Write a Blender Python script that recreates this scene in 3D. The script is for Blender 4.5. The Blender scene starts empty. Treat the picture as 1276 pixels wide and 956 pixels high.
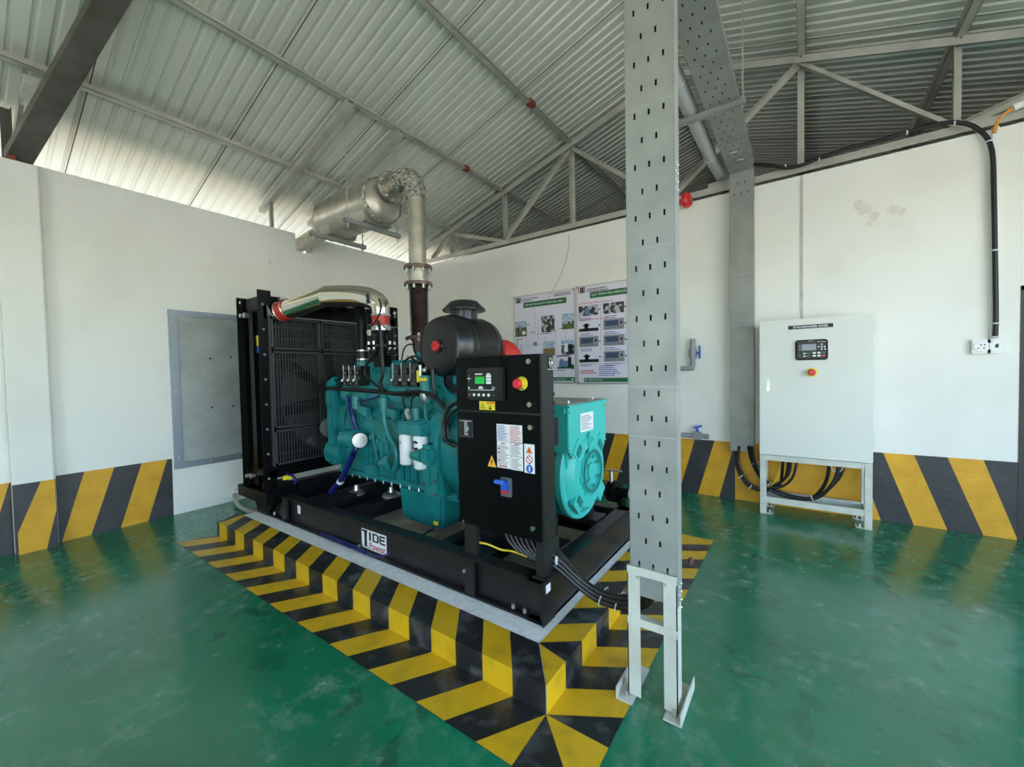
import bpy, bmesh, math, random
from mathutils import Vector, Matrix
random.seed(7)
sc = bpy.context.scene
col = sc.collection
V = Vector
# ------------------------------------------------------------------ camera
F_PX = 507.6242825
CAM = V((5.606, -5.193, 1.5))
RR = V((0.8150, 0.5792, -0.02)); UU = V((0, 0, 1)); FF = V((0, 0, 0))
yaw, pit, rol = 2.18899839, -0.0295806996, -0.020046894
FF = V((math.cos(pit)*math.cos(yaw), math.cos(pit)*math.sin(yaw), math.sin(pit)))
r0 = FF.cross(V((0, 0, 1))).normalized(); u0 = r0.cross(FF)
RR = math.cos(rol)*r0 + math.sin(rol)*u0
UU = -math.sin(rol)*r0 + math.cos(rol)*u0
cd = bpy.data.cameras.new('camera'); cam = bpy.data.objects.new('camera', cd); col.objects.link(cam)
cd.sensor_fit = 'HORIZONTAL'; cd.sensor_width = 36; cd.lens = F_PX/1276*36; cd.clip_start = .02
mw = Matrix(((RR.x, UU.x, -FF.x, CAM.x), (RR.y, UU.y, -FF.y, CAM.y), (RR.z, UU.z, -FF.z, CAM.z), (0, 0, 0, 1)))
cam.matrix_world = mw
sc.camera = cam
# measuring: a pixel of the photograph meets a real plane of the room
def _hit(ax, v, x, y):
    d = RR*(x-638) + UU*(478-y) + FF*F_PX
    return CAM + d*((v-CAM[ax])/d[ax])
def PX(v, x, y): return _hit(0, v, x, y)
def PY(v, x, y): return _hit(1, v, x, y)
def PZ(v, x, y): return _hit(2, v, x, y)
# ------------------------------------------------------------------ materials
def lin(c):
    o = []
    for k in c:
        k /= 255
        o.append(k/12.92 if k <= .04045 else ((k+.055)/1.055)**2.4)
    return (*o, 1)
def mat(name, c, rough=.5, metal=0, c2=None, ns=6, bump=0, bs=60, rv=0, spec=.5, coat=0, dist=.01, det=5, lo=.35, hi=.7, emit=0):
    m = bpy.data.materials.new(name); m.use_nodes = True
    nt = m.node_tree; N = nt.nodes; L = nt.links; b = N['Principled BSDF']
    b.inputs['Base Color'].default_value = lin(c); b.inputs['Roughness'].default_value = rough
    b.inputs['Metallic'].default_value = metal; b.inputs['Specular IOR Level'].default_value = spec
    b.inputs['Coat Weight'].default_value = coat
    if emit:
        b.inputs['Emission Color'].default_value = lin(c); b.inputs['Emission Strength'].default_value = emit
    tc = N.new('ShaderNodeNewGeometry')
    if c2 or rv:
        n = N.new('ShaderNodeTexNoise'); n.inputs['Scale'].default_value = ns; n.inputs['Detail'].default_value = det
        L.new(tc.outputs['Position'], n.inputs['Vector'])
        mr = N.new('ShaderNodeMapRange'); mr.inputs[1].default_value = lo; mr.inputs[2].default_value = hi
        L.new(n.outputs['Fac'], mr.inputs[0])
        if c2:
            mx = N.new('ShaderNodeMix'); mx.data_type = 'RGBA'
            mx.inputs[6].default_value = lin(c); mx.inputs[7].default_value = lin(c2)
            L.new(mr.outputs[0], mx.inputs[0]); L.new(mx.outputs[2], b.inputs['Base Color'])
        if rv:
            m2 = N.new('ShaderNodeMapRange'); m2.inputs[1].default_value = lo; m2.inputs[2].default_value = hi
            m2.inputs[3].default_value = max(.02, rough-rv); m2.inputs[4].default_value = min(1, rough+rv)
            L.new(n.outputs['Fac'], m2.inputs[0]); L.new(m2.outputs[0], b.inputs['Roughness'])
    if bump:
        n = N.new('ShaderNodeTexNoise'); n.inputs['Scale'].default_value = bs; n.inputs['Detail'].default_value = 4
        L.new(tc.outputs['Position'], n.inputs['Vector'])
        bp = N.new('ShaderNodeBump'); bp.inputs['Strength'].default_value = bump; bp.inputs['Distance'].default_value = dist
        L.new(n.outputs['Fac'], bp.inputs['Height']); L.new(bp.outputs[0], b.inputs['Normal'])
    return m
M = {}
M['wall'] = mat('wall_paint', (236, 235, 229), .7, c2=(226, 224, 217), ns=1.3, bump=.25, bs=14, lo=.48, hi=.78)
M['soot'] = mat('grey_smudge', (205, 203, 196), .8, c2=(178, 174, 164), ns=9)
M['rust'] = mat('brown_smudge', (222, 215, 202), .8, c2=(228, 223, 213), ns=14)
M['yel'] = mat('yellow_wall_paint', (224, 166, 30), .55, c2=(205, 148, 24), ns=5, bump=.35, bs=25)
M['blk'] = mat('black_wall_paint', (44, 44, 46), .5, c2=(58, 58, 60), ns=5, bump=.35, bs=25)
M['fyel'] = mat('yellow_floor_paint', (216, 172, 28), .38, c2=(176, 138, 26), ns=7, bump=.3, bs=18, lo=.5, hi=.85)
M['fblk'] = mat('black_floor_paint', (36, 37, 38), .33, c2=(104, 105, 106), ns=9, bump=.3, bs=18, lo=.52, hi=.85)
M['pad'] = mat('grey_concrete', (242, 244, 244), .8, c2=(222, 224, 224), ns=24, bump=.35, bs=70, lo=.35, hi=.75)
M['padin'] = mat('dusty_concrete', (220, 214, 200), .85, c2=(178, 170, 154), ns=5, bump=.3, bs=60, lo=.4, hi=.75)
M['bs'] = mat('black_powdercoat', (7, 8, 9), .32, bump=.04, bs=220, spec=.16)
M['grl'] = mat('worn_black_wire', (66, 66, 66), .4, .3)
M['bsk'] = mat('black_skid_paint', (25, 25, 27), .36, c2=(46, 45, 44), ns=8, bump=.12, bs=60, lo=.5, hi=.9)
M['pbody'] = mat('black_paint_lit_side', (26, 26, 27), .42, spec=.6)  # same black paint as the doors, lightened to imitate light on the side
M['dark'] = mat('matt_black', (12, 12, 13), .7)
M['rub'] = mat('black_rubber', (20, 20, 22), .42)
M['plas'] = mat('black_plastic', (22, 23, 25), .3)
M['teal'] = mat('teal_engine_paint', (26, 126, 127), .34, c2=(18, 106, 108), ns=7, bump=.1, bs=40, lo=.4, hi=.75)
M['teal2'] = mat('bright_teal_paint', (62, 186, 178), .38, bump=.05, bs=60)
M['chr'] = mat('polished_steel', (222, 216, 202), .12, 1)
M['alu'] = mat('machined_aluminium', (200, 202, 202), .28, 1)
M['zinc'] = mat('zinc_plate', (205, 205, 200), .35, .9)
M['galv'] = mat('galvanised_steel', (152, 154, 149), .5, .2, c2=(138, 141, 137), ns=6, rv=.08)
M['galvr'] = mat('galvanised_truss', (186, 185, 176), .55, .2, c2=(164, 162, 152), ns=5)
M['roof'] = mat('galvanised_roof_sheet', (212, 215, 206), .45, .22, c2=(200, 203, 194), ns=1.1, rv=.05)
M['lap'] = mat('sheet_lap_shadow_gap', (70, 72, 66), .8)
M['rbrn'] = mat('red_primer', (150, 62, 44), .7, c2=(120, 66, 50), ns=30)
M['raft'] = mat('grey_rafter_paint', (92, 90, 84), .6, c2=(74, 70, 64), ns=6)
M['sil'] = mat('silver_heat_paint', (196, 190, 178), .36, .75, c2=(170, 164, 152), ns=9, bump=.1, bs=20)
M['foil'] = mat('crumpled_foil', (208, 204, 194), .22, .9, c2=(120, 116, 108), ns=28, bump=1, bs=34, dist=.05, lo=.45, hi=.65)
M['bel'] = mat('brown_bellows_steel', (122, 102, 96), .42, .6, c2=(92, 76, 72), ns=14)
M['red'] = mat('red_silicone', (186, 48, 38), .42)
M['redk'] = mat('red_plastic', (214, 48, 52), .35)
M['yelp'] = mat('yellow_plastic', (232, 214, 50), .4)
M['wht'] = mat('white_label', (232, 232, 232), .5)
M['ivory'] = mat('ivory_stand_paint', (206, 206, 194), .45, c2=(188, 188, 176), ns=9)
M['cab'] = mat('light_grey_cabinet_paint', (221, 222, 214), .4, c2=(216, 217, 210), ns=2)
M['wpl'] = mat('white_plastic', (232, 233, 232), .35)
M['filt'] = mat('white_filter_paint', (226, 230, 232), .3)
M['gpvc'] = mat('grey_pvc', (140, 144, 150), .45)
M['lpvc'] = mat('light_grey_pvc', (176, 178, 180), .4)
M['blu'] = mat('blue_hose_plastic', (16, 26, 98), .3)
M['bluh'] = mat('blue_handle', (36, 90, 190), .35)
M['gry'] = mat('grey_plastic', (92, 96, 100), .45)
M['plate'] = mat('dull_galvanised_plate', (178, 183, 181), .5, .25, c2=(156, 161, 158), ns=4, bump=.15, bs=5, lo=.35, hi=.7)
M['bluealu'] = mat('bluish_frame_steel', (150, 158, 168), .4, .5)
M['ink'] = mat('dark_ink', (40, 44, 70), .6)
M['gink'] = mat('grey_ink', (120, 122, 130), .6)
M['rink'] = mat('red_ink', (190, 40, 44), .6)
M['bink'] = mat('blue_ink', (60, 78, 160), .6)
M['black'] = mat('black_ink', (18, 18, 20), .5)
M['post'] = mat('pale_lilac_print', (222, 217, 232), .35)
M['pgrn'] = mat('poster_green', (32, 104, 62), .4)
M['lcd'] = mat('green_lcd', (22, 150, 60), .3, emit=.25)
M['glcd'] = mat('grey_lcd', (120, 130, 146), .25)
M['orng'] = mat('orange_print', (226, 120, 40), .5)
M['ywire'] = mat('yellow_wire', (226, 196, 50), .4)
M['owire'] = mat('orange_wire', (232, 150, 30), .4)
M['tie'] = mat('white_cable_tie', (222, 224, 224), .4)
M['core'] = mat('dark_radiator_fins', (62, 62, 61), .6, .2)
M['ytri'] = mat('warning_yellow', (240, 182, 62), .5)
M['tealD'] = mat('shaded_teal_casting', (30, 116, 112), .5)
M['doorg'] = mat('dark_door_paint', (46, 42, 40), .5)
M['sky_p'] = mat('print_sky', (120, 150, 190), .4, c2=(214, 220, 226), ns=40)
M['grass_p'] = mat('print_field', (96, 112, 60), .4, c2=(60, 76, 46), ns=60)
M['earth_p'] = mat('print_earth', (150, 120, 70), .4, c2=(112, 92, 56), ns=50)
M['room_p'] = mat('print_machine_room', (44, 46, 56), .4, c2=(184, 182, 190), ns=16, lo=.47, hi=.56, det=2)
M['tree_p'] = mat('print_trees', (48, 46, 42), .4, c2=(186, 188, 190), ns=18, lo=.47, hi=.6, det=3)
M['gr_p'] = mat('print_grey_device', (140, 140, 150), .4)
M['scr_p'] = mat('print_screen', (36, 52, 84), .4, c2=(70, 92, 120), ns=60)
M['blu_p'] = mat('print_blue_engine', (34, 70, 140), .4, c2=(140, 160, 190), ns=70, lo=.4, hi=.6)
M['ground'] = mat('dry_sandy_ground', (204, 194, 174), .9, c2=(188, 174, 150), ns=.8)
# green floor: glossy epoxy with pale scuffs
def floor_mat():
    m = bpy.data.materials.new('green_epoxy'); m.use_nodes = True
    nt = m.node_tree; N = nt.nodes; L = nt.links; b = N['Principled BSDF']
    g = N.new('ShaderNodeNewGeometry')
    def noise(s, d, r=.5, stretch=None):
        n = N.new('ShaderNodeTexNoise'); n.inputs['Scale'].default_value = s; n.inputs['Detail'].default_value = d; n.inputs['Roughness'].default_value = r
        L.new(g.outputs['Position'], n.inputs['Vector']); return n
    def rng(a, lo, hi, o0=0, o1=1):
        r = N.new('ShaderNodeMapRange'); r.inputs[1].default_value = lo; r.inputs[2].default_value = hi
        r.inputs[3].default_value = o0; r.inputs[4].default_value = o1; L.new(a, r.inputs[0]); return r.outputs[0]
    n1 = noise(1.2, 3); n2 = noise(9, 8, .65); n3 = noise(2.2, 4)
    mx = N.new('ShaderNodeMix'); mx.data_type = 'RGBA'; mx.inputs[6].default_value = lin((14, 108, 72)); mx.inputs[7].default_value = lin((30, 126, 90))
    L.new(rng(n1.outputs['Fac'], .35, .65), mx.inputs[0])
    n5 = noise(6.5, 3, .5); n6 = noise(.9, 2)
    fm = N.new('ShaderNodeMath'); fm.operation = 'MULTIPLY'
    L.new(rng(n5.outputs['Fac'], .58, .62, 0, .6), fm.inputs[0]); L.new(rng(n6.outputs['Fac'], .5, .6), fm.inputs[1])
    mf = N.new('ShaderNodeMix'); mf.data_type = 'RGBA'; mf.inputs[7].default_value = lin((8, 78, 52))
    L.new(mx.outputs[2], mf.inputs[6]); L.new(fm.outputs[0], mf.inputs[0])
    mul = N.new('ShaderNodeMath'); mul.operation = 'MULTIPLY'
    L.new(rng(n2.outputs['Fac'], .48, .76), mul.inputs[0]); L.new(rng(n3.outputs['Fac'], .42, .66, 0, .5), mul.inputs[1])
    m2 = N.new('ShaderNodeMix'); m2.data_type = 'RGBA'; m2.inputs[7].default_value = lin((176, 200, 188))
    L.new(mf.outputs[2], m2.inputs[6]); L.new(mul.outputs[0], m2.inputs[0]); L.new(m2.outputs[2], b.inputs['Base Color'])
    L.new(rng(n2.outputs['Fac'], .35, .7, .12, .3), b.inputs['Roughness'])
    b.inputs['Specular IOR Level'].default_value = .7
    bp = N.new('ShaderNodeBump'); bp.inputs['Strength'].default_value = .12; bp.inputs['Distance'].default_value = .02
    n4 = noise(5, 3); L.new(n4.outputs['Fac'], bp.inputs['Height']); L.new(bp.outputs[0], b.inputs['Normal'])
    return m
M['floor'] = floor_mat()
# ------------------------------------------------------------------ mesh builder
def frame_of(d, up=V((0, 0, 1))):
    d = d.normalized()
    if abs(d.dot(up)) > .99: up = V((1, 0, 0))
    s = d.cross(up).normalized(); return s, s.cross(d).normalized()
def spline(pts, k=6):
    pts = [V(p) for p in pts]
    if len(pts) < 3: return pts
    P = [2*pts[0]-pts[1]] + pts + [2*pts[-1]-pts[-2]]; out = []
    for i in range(1, len(P)-2):
        for j in range(k):
            t = j/k; a, b, c, d = P[i-1], P[i], P[i+1], P[i+2]
            out.append(.5*((2*b)+(c-a)*t+(2*a-5*b+4*c-d)*t*t+(3*b-a-3*c+d)*t**3))
    out.append(pts[-1]); return out
class MB:
    def __init__(s): s.bm = bmesh.new()
    def _f(s, vs, m=0):
        try: f = s.bm.faces.new(vs); f.material_index = m; return f
        except ValueError: return None
    def hexa(s, p, m=0, b=0):
        bm = bmesh.new() if b else s.bm
        vs = [bm.verts.new(q) for q in p]
        fs = [bm.faces.new([vs[i] for i in q]) for q in ((0, 3, 2, 1), (4, 5, 6, 7), (0, 1, 5, 4), (1, 2, 6, 5), (2, 3, 7, 6), (3, 0, 4, 7))]
        for f in fs: f.material_index = m
        if b:
            bmesh.ops.bevel(bm, geom=bm.edges[:], offset=b, segments=2, affect='EDGES', clamp_overlap=True)
            for f in bm.faces: f.material_index = m
            s.merge(bm)
        return s
    def merge(s, bm):
        mp = {v: s.bm.verts.new(v.co) for v in bm.verts}
        for f in bm.faces: s._f([mp[v] for v in f.verts], f.material_index)
        bm.free()
    def box(s, x0, x1, y0, y1, z0, z1, b=0, m=0):
        if x0 > x1: x0, x1 = x1, x0
        if y0 > y1: y0, y1 = y1, y0
        if z0 > z1: z0, z1 = z1, z0
        return s.hexa([(x0, y0, z0), (x1, y0, z0), (x1, y1, z0), (x0, y1, z0), (x0, y0, z1), (x1, y0, z1), (x1, y1, z1), (x0, y1, z1)], m, b)
    def beam(s, p0, p1, w, h, up=V((0, 0, 1)), m=0, b=0, off=(0, 0)):
        p0, p1 = V(p0), V(p1); a, u = frame_of(p1-p0, V(up))
        q = []
        for p in (p0, p1):
            for i, j in ((-.5, -.5), (.5, -.5), (.5, .5), (-.5, .5)): q.append(p+a*(w*i+off[0])+u*(h*j+off[1]))
        return s.hexa([q[0], q[1], q[2], q[3], q[4], q[5], q[6], q[7]], m, b)
    def angle(s, p0, p1, leg=.06, t=.006, up=V((0, 0, 1)), m=0):
        s.beam(p0, p1, leg, t, up, m, off=(0, leg/2)); s.beam(p0, p1, t, leg, up, m, off=(leg/2, 0)); return s
    def chan(s, p0, p1, w=.1, h=.05, t=.004, up=V((0, 0, 1)), m=0):
        s.beam(p0, p1, w, t, up, m, off=(0, 0)); s.beam(p0, p1, t, h, up, m, off=(-w/2, h/2)); s.beam(p0, p1, t, h, up, m, off=(w/2, h/2)); return s
    def cyl(s, p0, p1, r, r2=None, n=20, m=0, cap=True):
        p0, p1 = V(p0), V(p1); r2 = r if r2 is None else r2; a, u = frame_of(p1-p0)
        A = [[s.bm.verts.new(p+(a*math.cos(2*math.pi*i/n)+u*math.sin(2*math.pi*i/n))*q) for i in range(n)] for p, q in ((p0, r), (p1, r2))]
        for i in range(n): s._f([A[0][i], A[0][(i+1) % n], A[1][(i+1) % n], A[1][i]], m)
        if cap: s._f(A[0][::-1], m); s._f(A[1], m)
        return s
    def tube(s, pts, r, n=10, k=6, m=0, smooth=True):
        P = spline(pts, k) if smooth else [V(p) for p in pts]
        N = len(P); rad = (lambda t: r) if not isinstance(r, (list, tuple)) else (lambda t: r[min(int(t*(len(r)-1)), len(r)-2)]*(1-(t*(len(r)-1)-min(int(t*(len(r)-1)), len(r)-2)))+r[min(int(t*(len(r)-1)), len(r)-2)+1]*(t*(len(r)-1)-min(int(t*(len(r)-1)), len(r)-2)))
        rings = []; a = None
        for i, p in enumerate(P):
            d = (P[min(i+1, N-1)]-P[max(i-1, 0)])
            if d.length < 1e-9: d = V((0, 0, 1))
            d.normalize()
            if a is None: a, u = frame_of(d)
            else:
                a = (a-d*a.dot(d))
                a = a.normalized() if a.length > 1e-6 else frame_of(d)[0]
            u = a.cross(d).normalized()
            q = rad(i/(N-1))
            rings.append([s.bm.verts.new(p+(a*math.cos(2*math.pi*j/n)+u*math.sin(2*math.pi*j/n))*q) for j in range(n)])
        for i in range(N-1):
            for j in range(n): s._f([rings[i][j], rings[i+1][j], rings[i+1][(j+1) % n], rings[i][(j+1) % n]], m)
        s._f(rings[0], m); s._f(rings[-1][::-1], m)
        return s
    def lathe(s, prof, o, ax=(0, 0, 1), n=32, m=0):
        o = V(o); ax = V(ax).normalized(); a, u = frame_of(ax); R = []
        for r, h in prof:
            R.append([s.bm.verts.new(o+ax*h+(a*math.cos(2*math.pi*j/n)+u*math.sin(2*math.pi*j/n))*max(r, 1e-4)) for j in range(n)])
        for i in range(len(R)-1):
            for j in range(n): s._f([R[i][j], R[i][(j+1) % n], R[i+1][(j+1) % n], R[i+1][j]], m)
        if prof[0][0] > .002 and abs(prof[0][0]-prof[-1][0]) < .004:
            for j in range(n): s._f([R[-1][j], R[-1][(j+1) % n], R[0][(j+1) % n], R[0][j]], m)
        else: s._f(R[0][::-1], m); s._f(R[-1], m)
        return s
    def prism(s, poly, vec, m=0, b=0):
        poly = [V(p) for p in poly]; vec = V(vec)
        bm = bmesh.new() if b else s.bm
        A = [bm.verts.new(p) for p in poly]; B = [bm.verts.new(p+vec) for p in poly]; n = len(poly)
        fs = [bm.faces.new(A[::-1]), bm.faces.new(B)] + [bm.faces.new([A[i], A[(i+1) % n], B[(i+1) % n], B[i]]) for i in range(n)]
        for f in fs: f.material_index = m
        if b:
            bmesh.ops.recalc_face_normals(bm, faces=bm.faces[:])
            bmesh.ops.bevel(bm, geom=bm.edges[:], offset=b, segments=2, affect='EDGES', clamp_overlap=True)
            for f in bm.faces: f.material_index = m
            s.merge(bm)
        return s
    def poly(s, pts, m=0): s._f([s.bm.verts.new(p) for p in pts], m); return s
    def ball(s, c, r, m=0, n=10, sq=1, ax=(0, 0, 1)):
        k = max(4, n//2)
        return s.lathe([(r*math.sin(math.pi*i/k), -r*sq*math.cos(math.pi*i/k)) for i in range(k+1)], c, ax, n, m)
    def dec(s, o, u, v, w, h, t=.0015, m=0):
        o, u, v = V(o), V(u), V(v); n = u.cross(v)
        return s.hexa([o, o+u*w, o+u*w+n*t, o+n*t, o+v*h, o+u*w+v*h, o+u*w+v*h+n*t, o+v*h+n*t], m)
ORG = {}
def _mesh(name, mb, mats, org, angle=35, smooth=True):
    me = bpy.data.meshes.new(name); bm = mb.bm
    bmesh.ops.recalc_face_normals(bm, faces=bm.faces[:])
    for v in bm.verts: v.co -= org
    bm.to_mesh(me); bm.free()
    for m in (mats if isinstance(mats, (list, tuple)) else [mats]): me.materials.append(M[m] if isinstance(m, str) else m)
    if smooth:
        me.shade_smooth(); me.set_sharp_from_angle(angle=math.radians(angle))
    return me
def thing(name, label, cat, loc, group=None):
    o = bpy.data.objects.new(name, None); o.empty_display_size = .1; o.location = loc; col.objects.link(o)
    o['label'] = label; o['category'] = cat
    if group: o['group'] = group
    ORG[o.name] = V(loc); return o
SPLIT = {k: k[:-1] for k in 'frame_bolts flange_bolts pan_bolts housing_bolts cover_bolts bracket_bolts joint_bolts drop_bolts clamp_bolts corner_screws cover_screws drilled_holes pin_holes cable_ties anchor_bolts door_locks knockout_plugs flow_arrows banjo_bolts steel_studs door_keys brown_smudges'.split()}
SPLIT.update({k: k for k in 'conduit_clip hose_clamp red_hose water_tube water_port alternator_foot joint_seam drop_seam weld_mark white_sticker oil_stain crank_pulley pipe_clamp hose_clamp nut door_hinge saddle top_rail lower_rail panel_cable purlin_cleat'.split()})
SPLIT['panel_cables'] = 'panel_cable'
def pieces(mb):
    """the separate pieces of a mesh, each as a builder of its own"""
    bm = mb.bm; seen = set(); isl = []
    for v in bm.verts:
        if v in seen: continue
        st = [v]; seen.add(v); c = []
        while st:
            w = st.pop(); c.append(w)
            for e in w.link_edges:
                o = e.other_vert(w)
                if o not in seen: seen.add(o); st.append(o)
        lo = [min(w.co[i] for w in c)-.001 for i in range(3)]; hi = [max(w.co[i] for w in c)+.001 for i in range(3)]
        isl.append([c, lo, hi])
    done = False
    while not done:
        done = True
        for i in range(len(isl)):
            for j in range(i+1, len(isl)):
                a, b = isl[i], isl[j]
                if all(a[1][k] <= b[2][k] and b[1][k] <= a[2][k] for k in range(3)):
                    isl[i] = [a[0]+b[0], [min(x) for x in zip(a[1], b[1])], [max(x) for x in zip(a[2], b[2])]]; del isl[j]; done = False; break
            if not done: break
    out = []
    for c, _, _ in isl:
        n = MB(); mp = {v: n.bm.verts.new(v.co) for v in c}
        for f in {f for v in c for f in v.link_faces}: n._f([mp[v] for v in f.verts], f.material_index)
        out.append(n)
    bm.free(); return out
def part(name, mb, mats, parent, label=None, kind=None, **k):
    if name in SPLIT:
        ps = pieces(mb); name = SPLIT[name]; o = None
        for q in ps: o = _part(name, q, mats, parent, label, kind, **k)
        return o
    return _part(name, mb, mats, parent, label, kind, **k)
def _part(name, mb, mats, parent, label=None, kind=None, **k):
    org = ORG[parent.name]; o = bpy.data.objects.new(name, _mesh(name, mb, mats, org, **k)); col.objects.link(o)
    o.parent = parent; ORG[o.name] = org
    if label: o['label'] = label
    if kind: o['kind'] = kind
    return o
def solo(name, mb, mats, label, cat, loc, group=None, **k):
    o = bpy.data.objects.new(name, _mesh(name, mb, mats, V(loc), **k)); o.location = loc; col.objects.link(o); ORG[o.name] = V(loc)
    o['label'] = label; o['category'] = cat
    if group: o['group'] = group
    return o
def struct(name, mb, mats, parent=None, loc=(0, 0, 0), **k):
    org = ORG[parent.name] if parent else V(loc)
    o = bpy.data.objects.new(name, _mesh(name, mb, mats, org, **k)); col.objects.link(o); ORG[o.name] = org
    if parent: o.parent = parent
    else: o.location = loc; o['kind'] = 'structure'
    return o
def glyphs(s, o, u, v, w, h, mb, m=0, t=.0008, bold=0, sx=None):
    """lettering filled into the rectangle o + u*w + v*h, added to mb"""
    cu = bpy.data.curves.new('lettering', 'FONT'); cu.body = s; cu.extrude = .02; cu.offset = bold
    ob = bpy.data.objects.new('lettering', cu); col.objects.link(ob)
    dg = bpy.context.evaluated_depsgraph_get(); me = bpy.data.meshes.new_from_object(ob.evaluated_get(dg))
    bpy.data.objects.remove(ob)
    if not me.vertices: return
    xs = [q.co.x for q in me.vertices]; ys = [q.co.y for q in me.vertices]; zs = [q.co.z for q in me.vertices]
    x0, x1, y0, y1, z0, z1 = min(xs), max(xs), min(ys), max(ys), min(zs), max(zs)
    o, u, v = V(o), V(u), V(v); n = u.cross(v)
    vs = [mb.bm.verts.new(o+u*((q.co.x-x0)/(x1-x0)*w)+v*((q.co.y-y0)/(y1-y0)*h)+n*(.0002+(q.co.z-z0)/(z1-z0)*t)) for q in me.vertices]
    for p in me.polygons: mb._f([vs[i] for i in p.vertices], m)
    bpy.data.meshes.remove(me)
def scribble(mb, o, u, v, w, h, n, m=0, fill=.45, short=.4, t=.0006):
    """n rows of tiny print too small to read in the photograph"""
    o, u, v = V(o), V(u), V(v); ph = h/n
    for i in range(n):
        x = 0; wm = w*(1-random.random()*short)
        while x < wm-.004:
            l = min(random.uniform(.03, .12)*w, wm-x)
            mb.dec(o+v*(h-(i+1)*ph+ph*(1-fill)/2)+u*x, u, v, l, ph*fill, t, m); x += l+.018*w
X, Y, Z = V((1, 0, 0)), V((0, 1, 0)), V((0, 0, 1))
SKY, SUN, EXPO = .5, 4.8, 1.55
# ================================================================== THE ROOM
RX, YB, YF, WT = 8.56, 6.0, -9.2, 3.45
def roofz(x): return 3.80+.3*x if x < 4.28 else 3.80+.3*4.28-.31*(x-4.28)
b = MB().box(-.2, RX+.2, YF, YB+.2, -.12, 0)
fl = struct('floor', b, 'floor', smooth=False)
b = MB().box(-40, RX+40, -50, 46, -.3, -.13)
struct('ground', b, 'ground', smooth=False)
b = MB().box(-3.0, -2.8, YF-3, YB+3, -.13, 2.7)
struct('wall_light_blocker', b, mat('dark_blocker_green', (84, 88, 70), .9, c2=(60, 66, 50), ns=3), smooth=False)  # unseen wall added to cut off low bounce light at the eave; dark on purpose
# wall at x = 0, with the exhaust notch at its top
b = MB().box(-.2, 0, YF, YB, -.1, 3.2).box(-.2, 0, YF, -2.32, 3.2, 3.435).box(-.2, 0, -2.08, YB, 3.2, 3.435)
wl = struct('wall_left', b, 'wall', smooth=False)
b = MB()
for y, z, r in ((-2.66, 2.98, .035), (-2.22, 3.12, .03)):
    b.poly([(.0015, y+r*.6*math.cos(a)*random.uniform(.6, 1.2), z+r*1.3*math.sin(a)*random.uniform(.6, 1.3)) for a in [i*.7 for i in range(9)]])
struct('brown_smudges', b, 'rust', wl)
def stripes(name, parent, pts, put, t0=0, mats=('yel', 'blk')):
    """pts: list of (top, bottom, colour of the strip that follows)"""
    b = MB()
    for (a, c, m), (a2, c2, _) in zip(pts[:-1], pts[1:]):
        if m is None: continue
        b.prism([put(c, 0), put(c2, 0), put(a2, 1), put(a, 1)], t0, m)
    return struct(name, b, list(mats), parent, smooth=False)
L = [(-4.60, -4.60, 1), (-4.416, -4.583, 0), (-4.207, -4.39, 1), (-4.0, -4.18, 0), (-3.79, -3.969, 1), (-3.748, -3.755, None)]
stripes('painted_stripes', wl, L, lambda y, k: V((0, y, .622 if k else 0)), V((.003, 0, 0)))
L = [(-5.9, -6.07, 0), (-5.7, -5.87, 1), (-5.5, -5.67, 0), (-5.29, -5.46, 1), (-5.08, -5.24, 0), (-4.87, -5.02, 1), (-4.86, -4.86, None)]
stripes('painted_stripes', wl, L, lambda y, k: V((0, y, .622 if k else 0)), V((.003, 0, 0)))
# pilaster under the rafter
b = MB().box(0, .1, -4.862, -4.617, 0, 3.40, .008)
tp = struct('trim_1', b, 'wall')
L = [(-4.866, -4.866, 1), (-4.695, -4.845, 0), (-4.61, -4.685, 1), (-4.612, -4.612, None)]
b = MB()
b.prism([(.1, -4.862, 0), (.1, -4.845, 0), (.1, -4.845, .19), (.1, -4.7, .61), (.1, -4.862, .61)], (.004, 0, 0), 1)
b.prism([(.1, -4.845, 0), (.1, -4.685, 0), (.1, -4.617, .33), (.1, -4.617, .61), (.1, -4.7, .61), (.1, -4.845, .19)], (.004, 0, 0), 0)
b.prism([(.1, -4.685, 0), (.1, -4.617, 0), (.1, -4.617, .33)], (.004, 0, 0), 1)
b.box(0, .104, -4.617, -4.613, 0, .61, m=1)
struct('painted_stripes', b, ['yel', 'blk'], tp, smooth=False)
# wall at y = 0 with its door
DX0, DX1, DH = 7.085, 7.98, 2.117
b = MB().box(0, DX0, 0, .2, -.1, WT).box(DX0, DX1, 0, .2, DH, WT).box(DX1, RX, 0, .2, -.1, WT)
wb = struct('wall_back', b, 'wall', smooth=False)
zb = lambda x, k: V((x, 0, (.635+.003*x) if k else 0))
T = [(0, 0, 1)]; x = .24; c = 0
while x < 3.3: T.append((x, x-.2, c)); x += .2087; c ^= 1
T += [(3.375, 3.175, 1), (3.584, 3.38, 0), (3.791, 3.59, 1), (3.985, 3.785, 0), (4.19, 3.99, 1), (4.375, 4.19, 0), (4.572, 4.39, 1), (4.785, 4.60, 0), (4.994, 4.83, 1), (4.9945, 4.992, 0), (6.033, 6.228, 1),
      (6.241, 6.457, 0), (6.453, 6.673, 1), (6.668, 6.891, 0), (6.885, 7.085, 1), (7.085, 7.0851, None)]
stripes('painted_stripes', wb, T, zb, V((0, -.003, 0)))
b = MB(); sm = .0015
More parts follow.
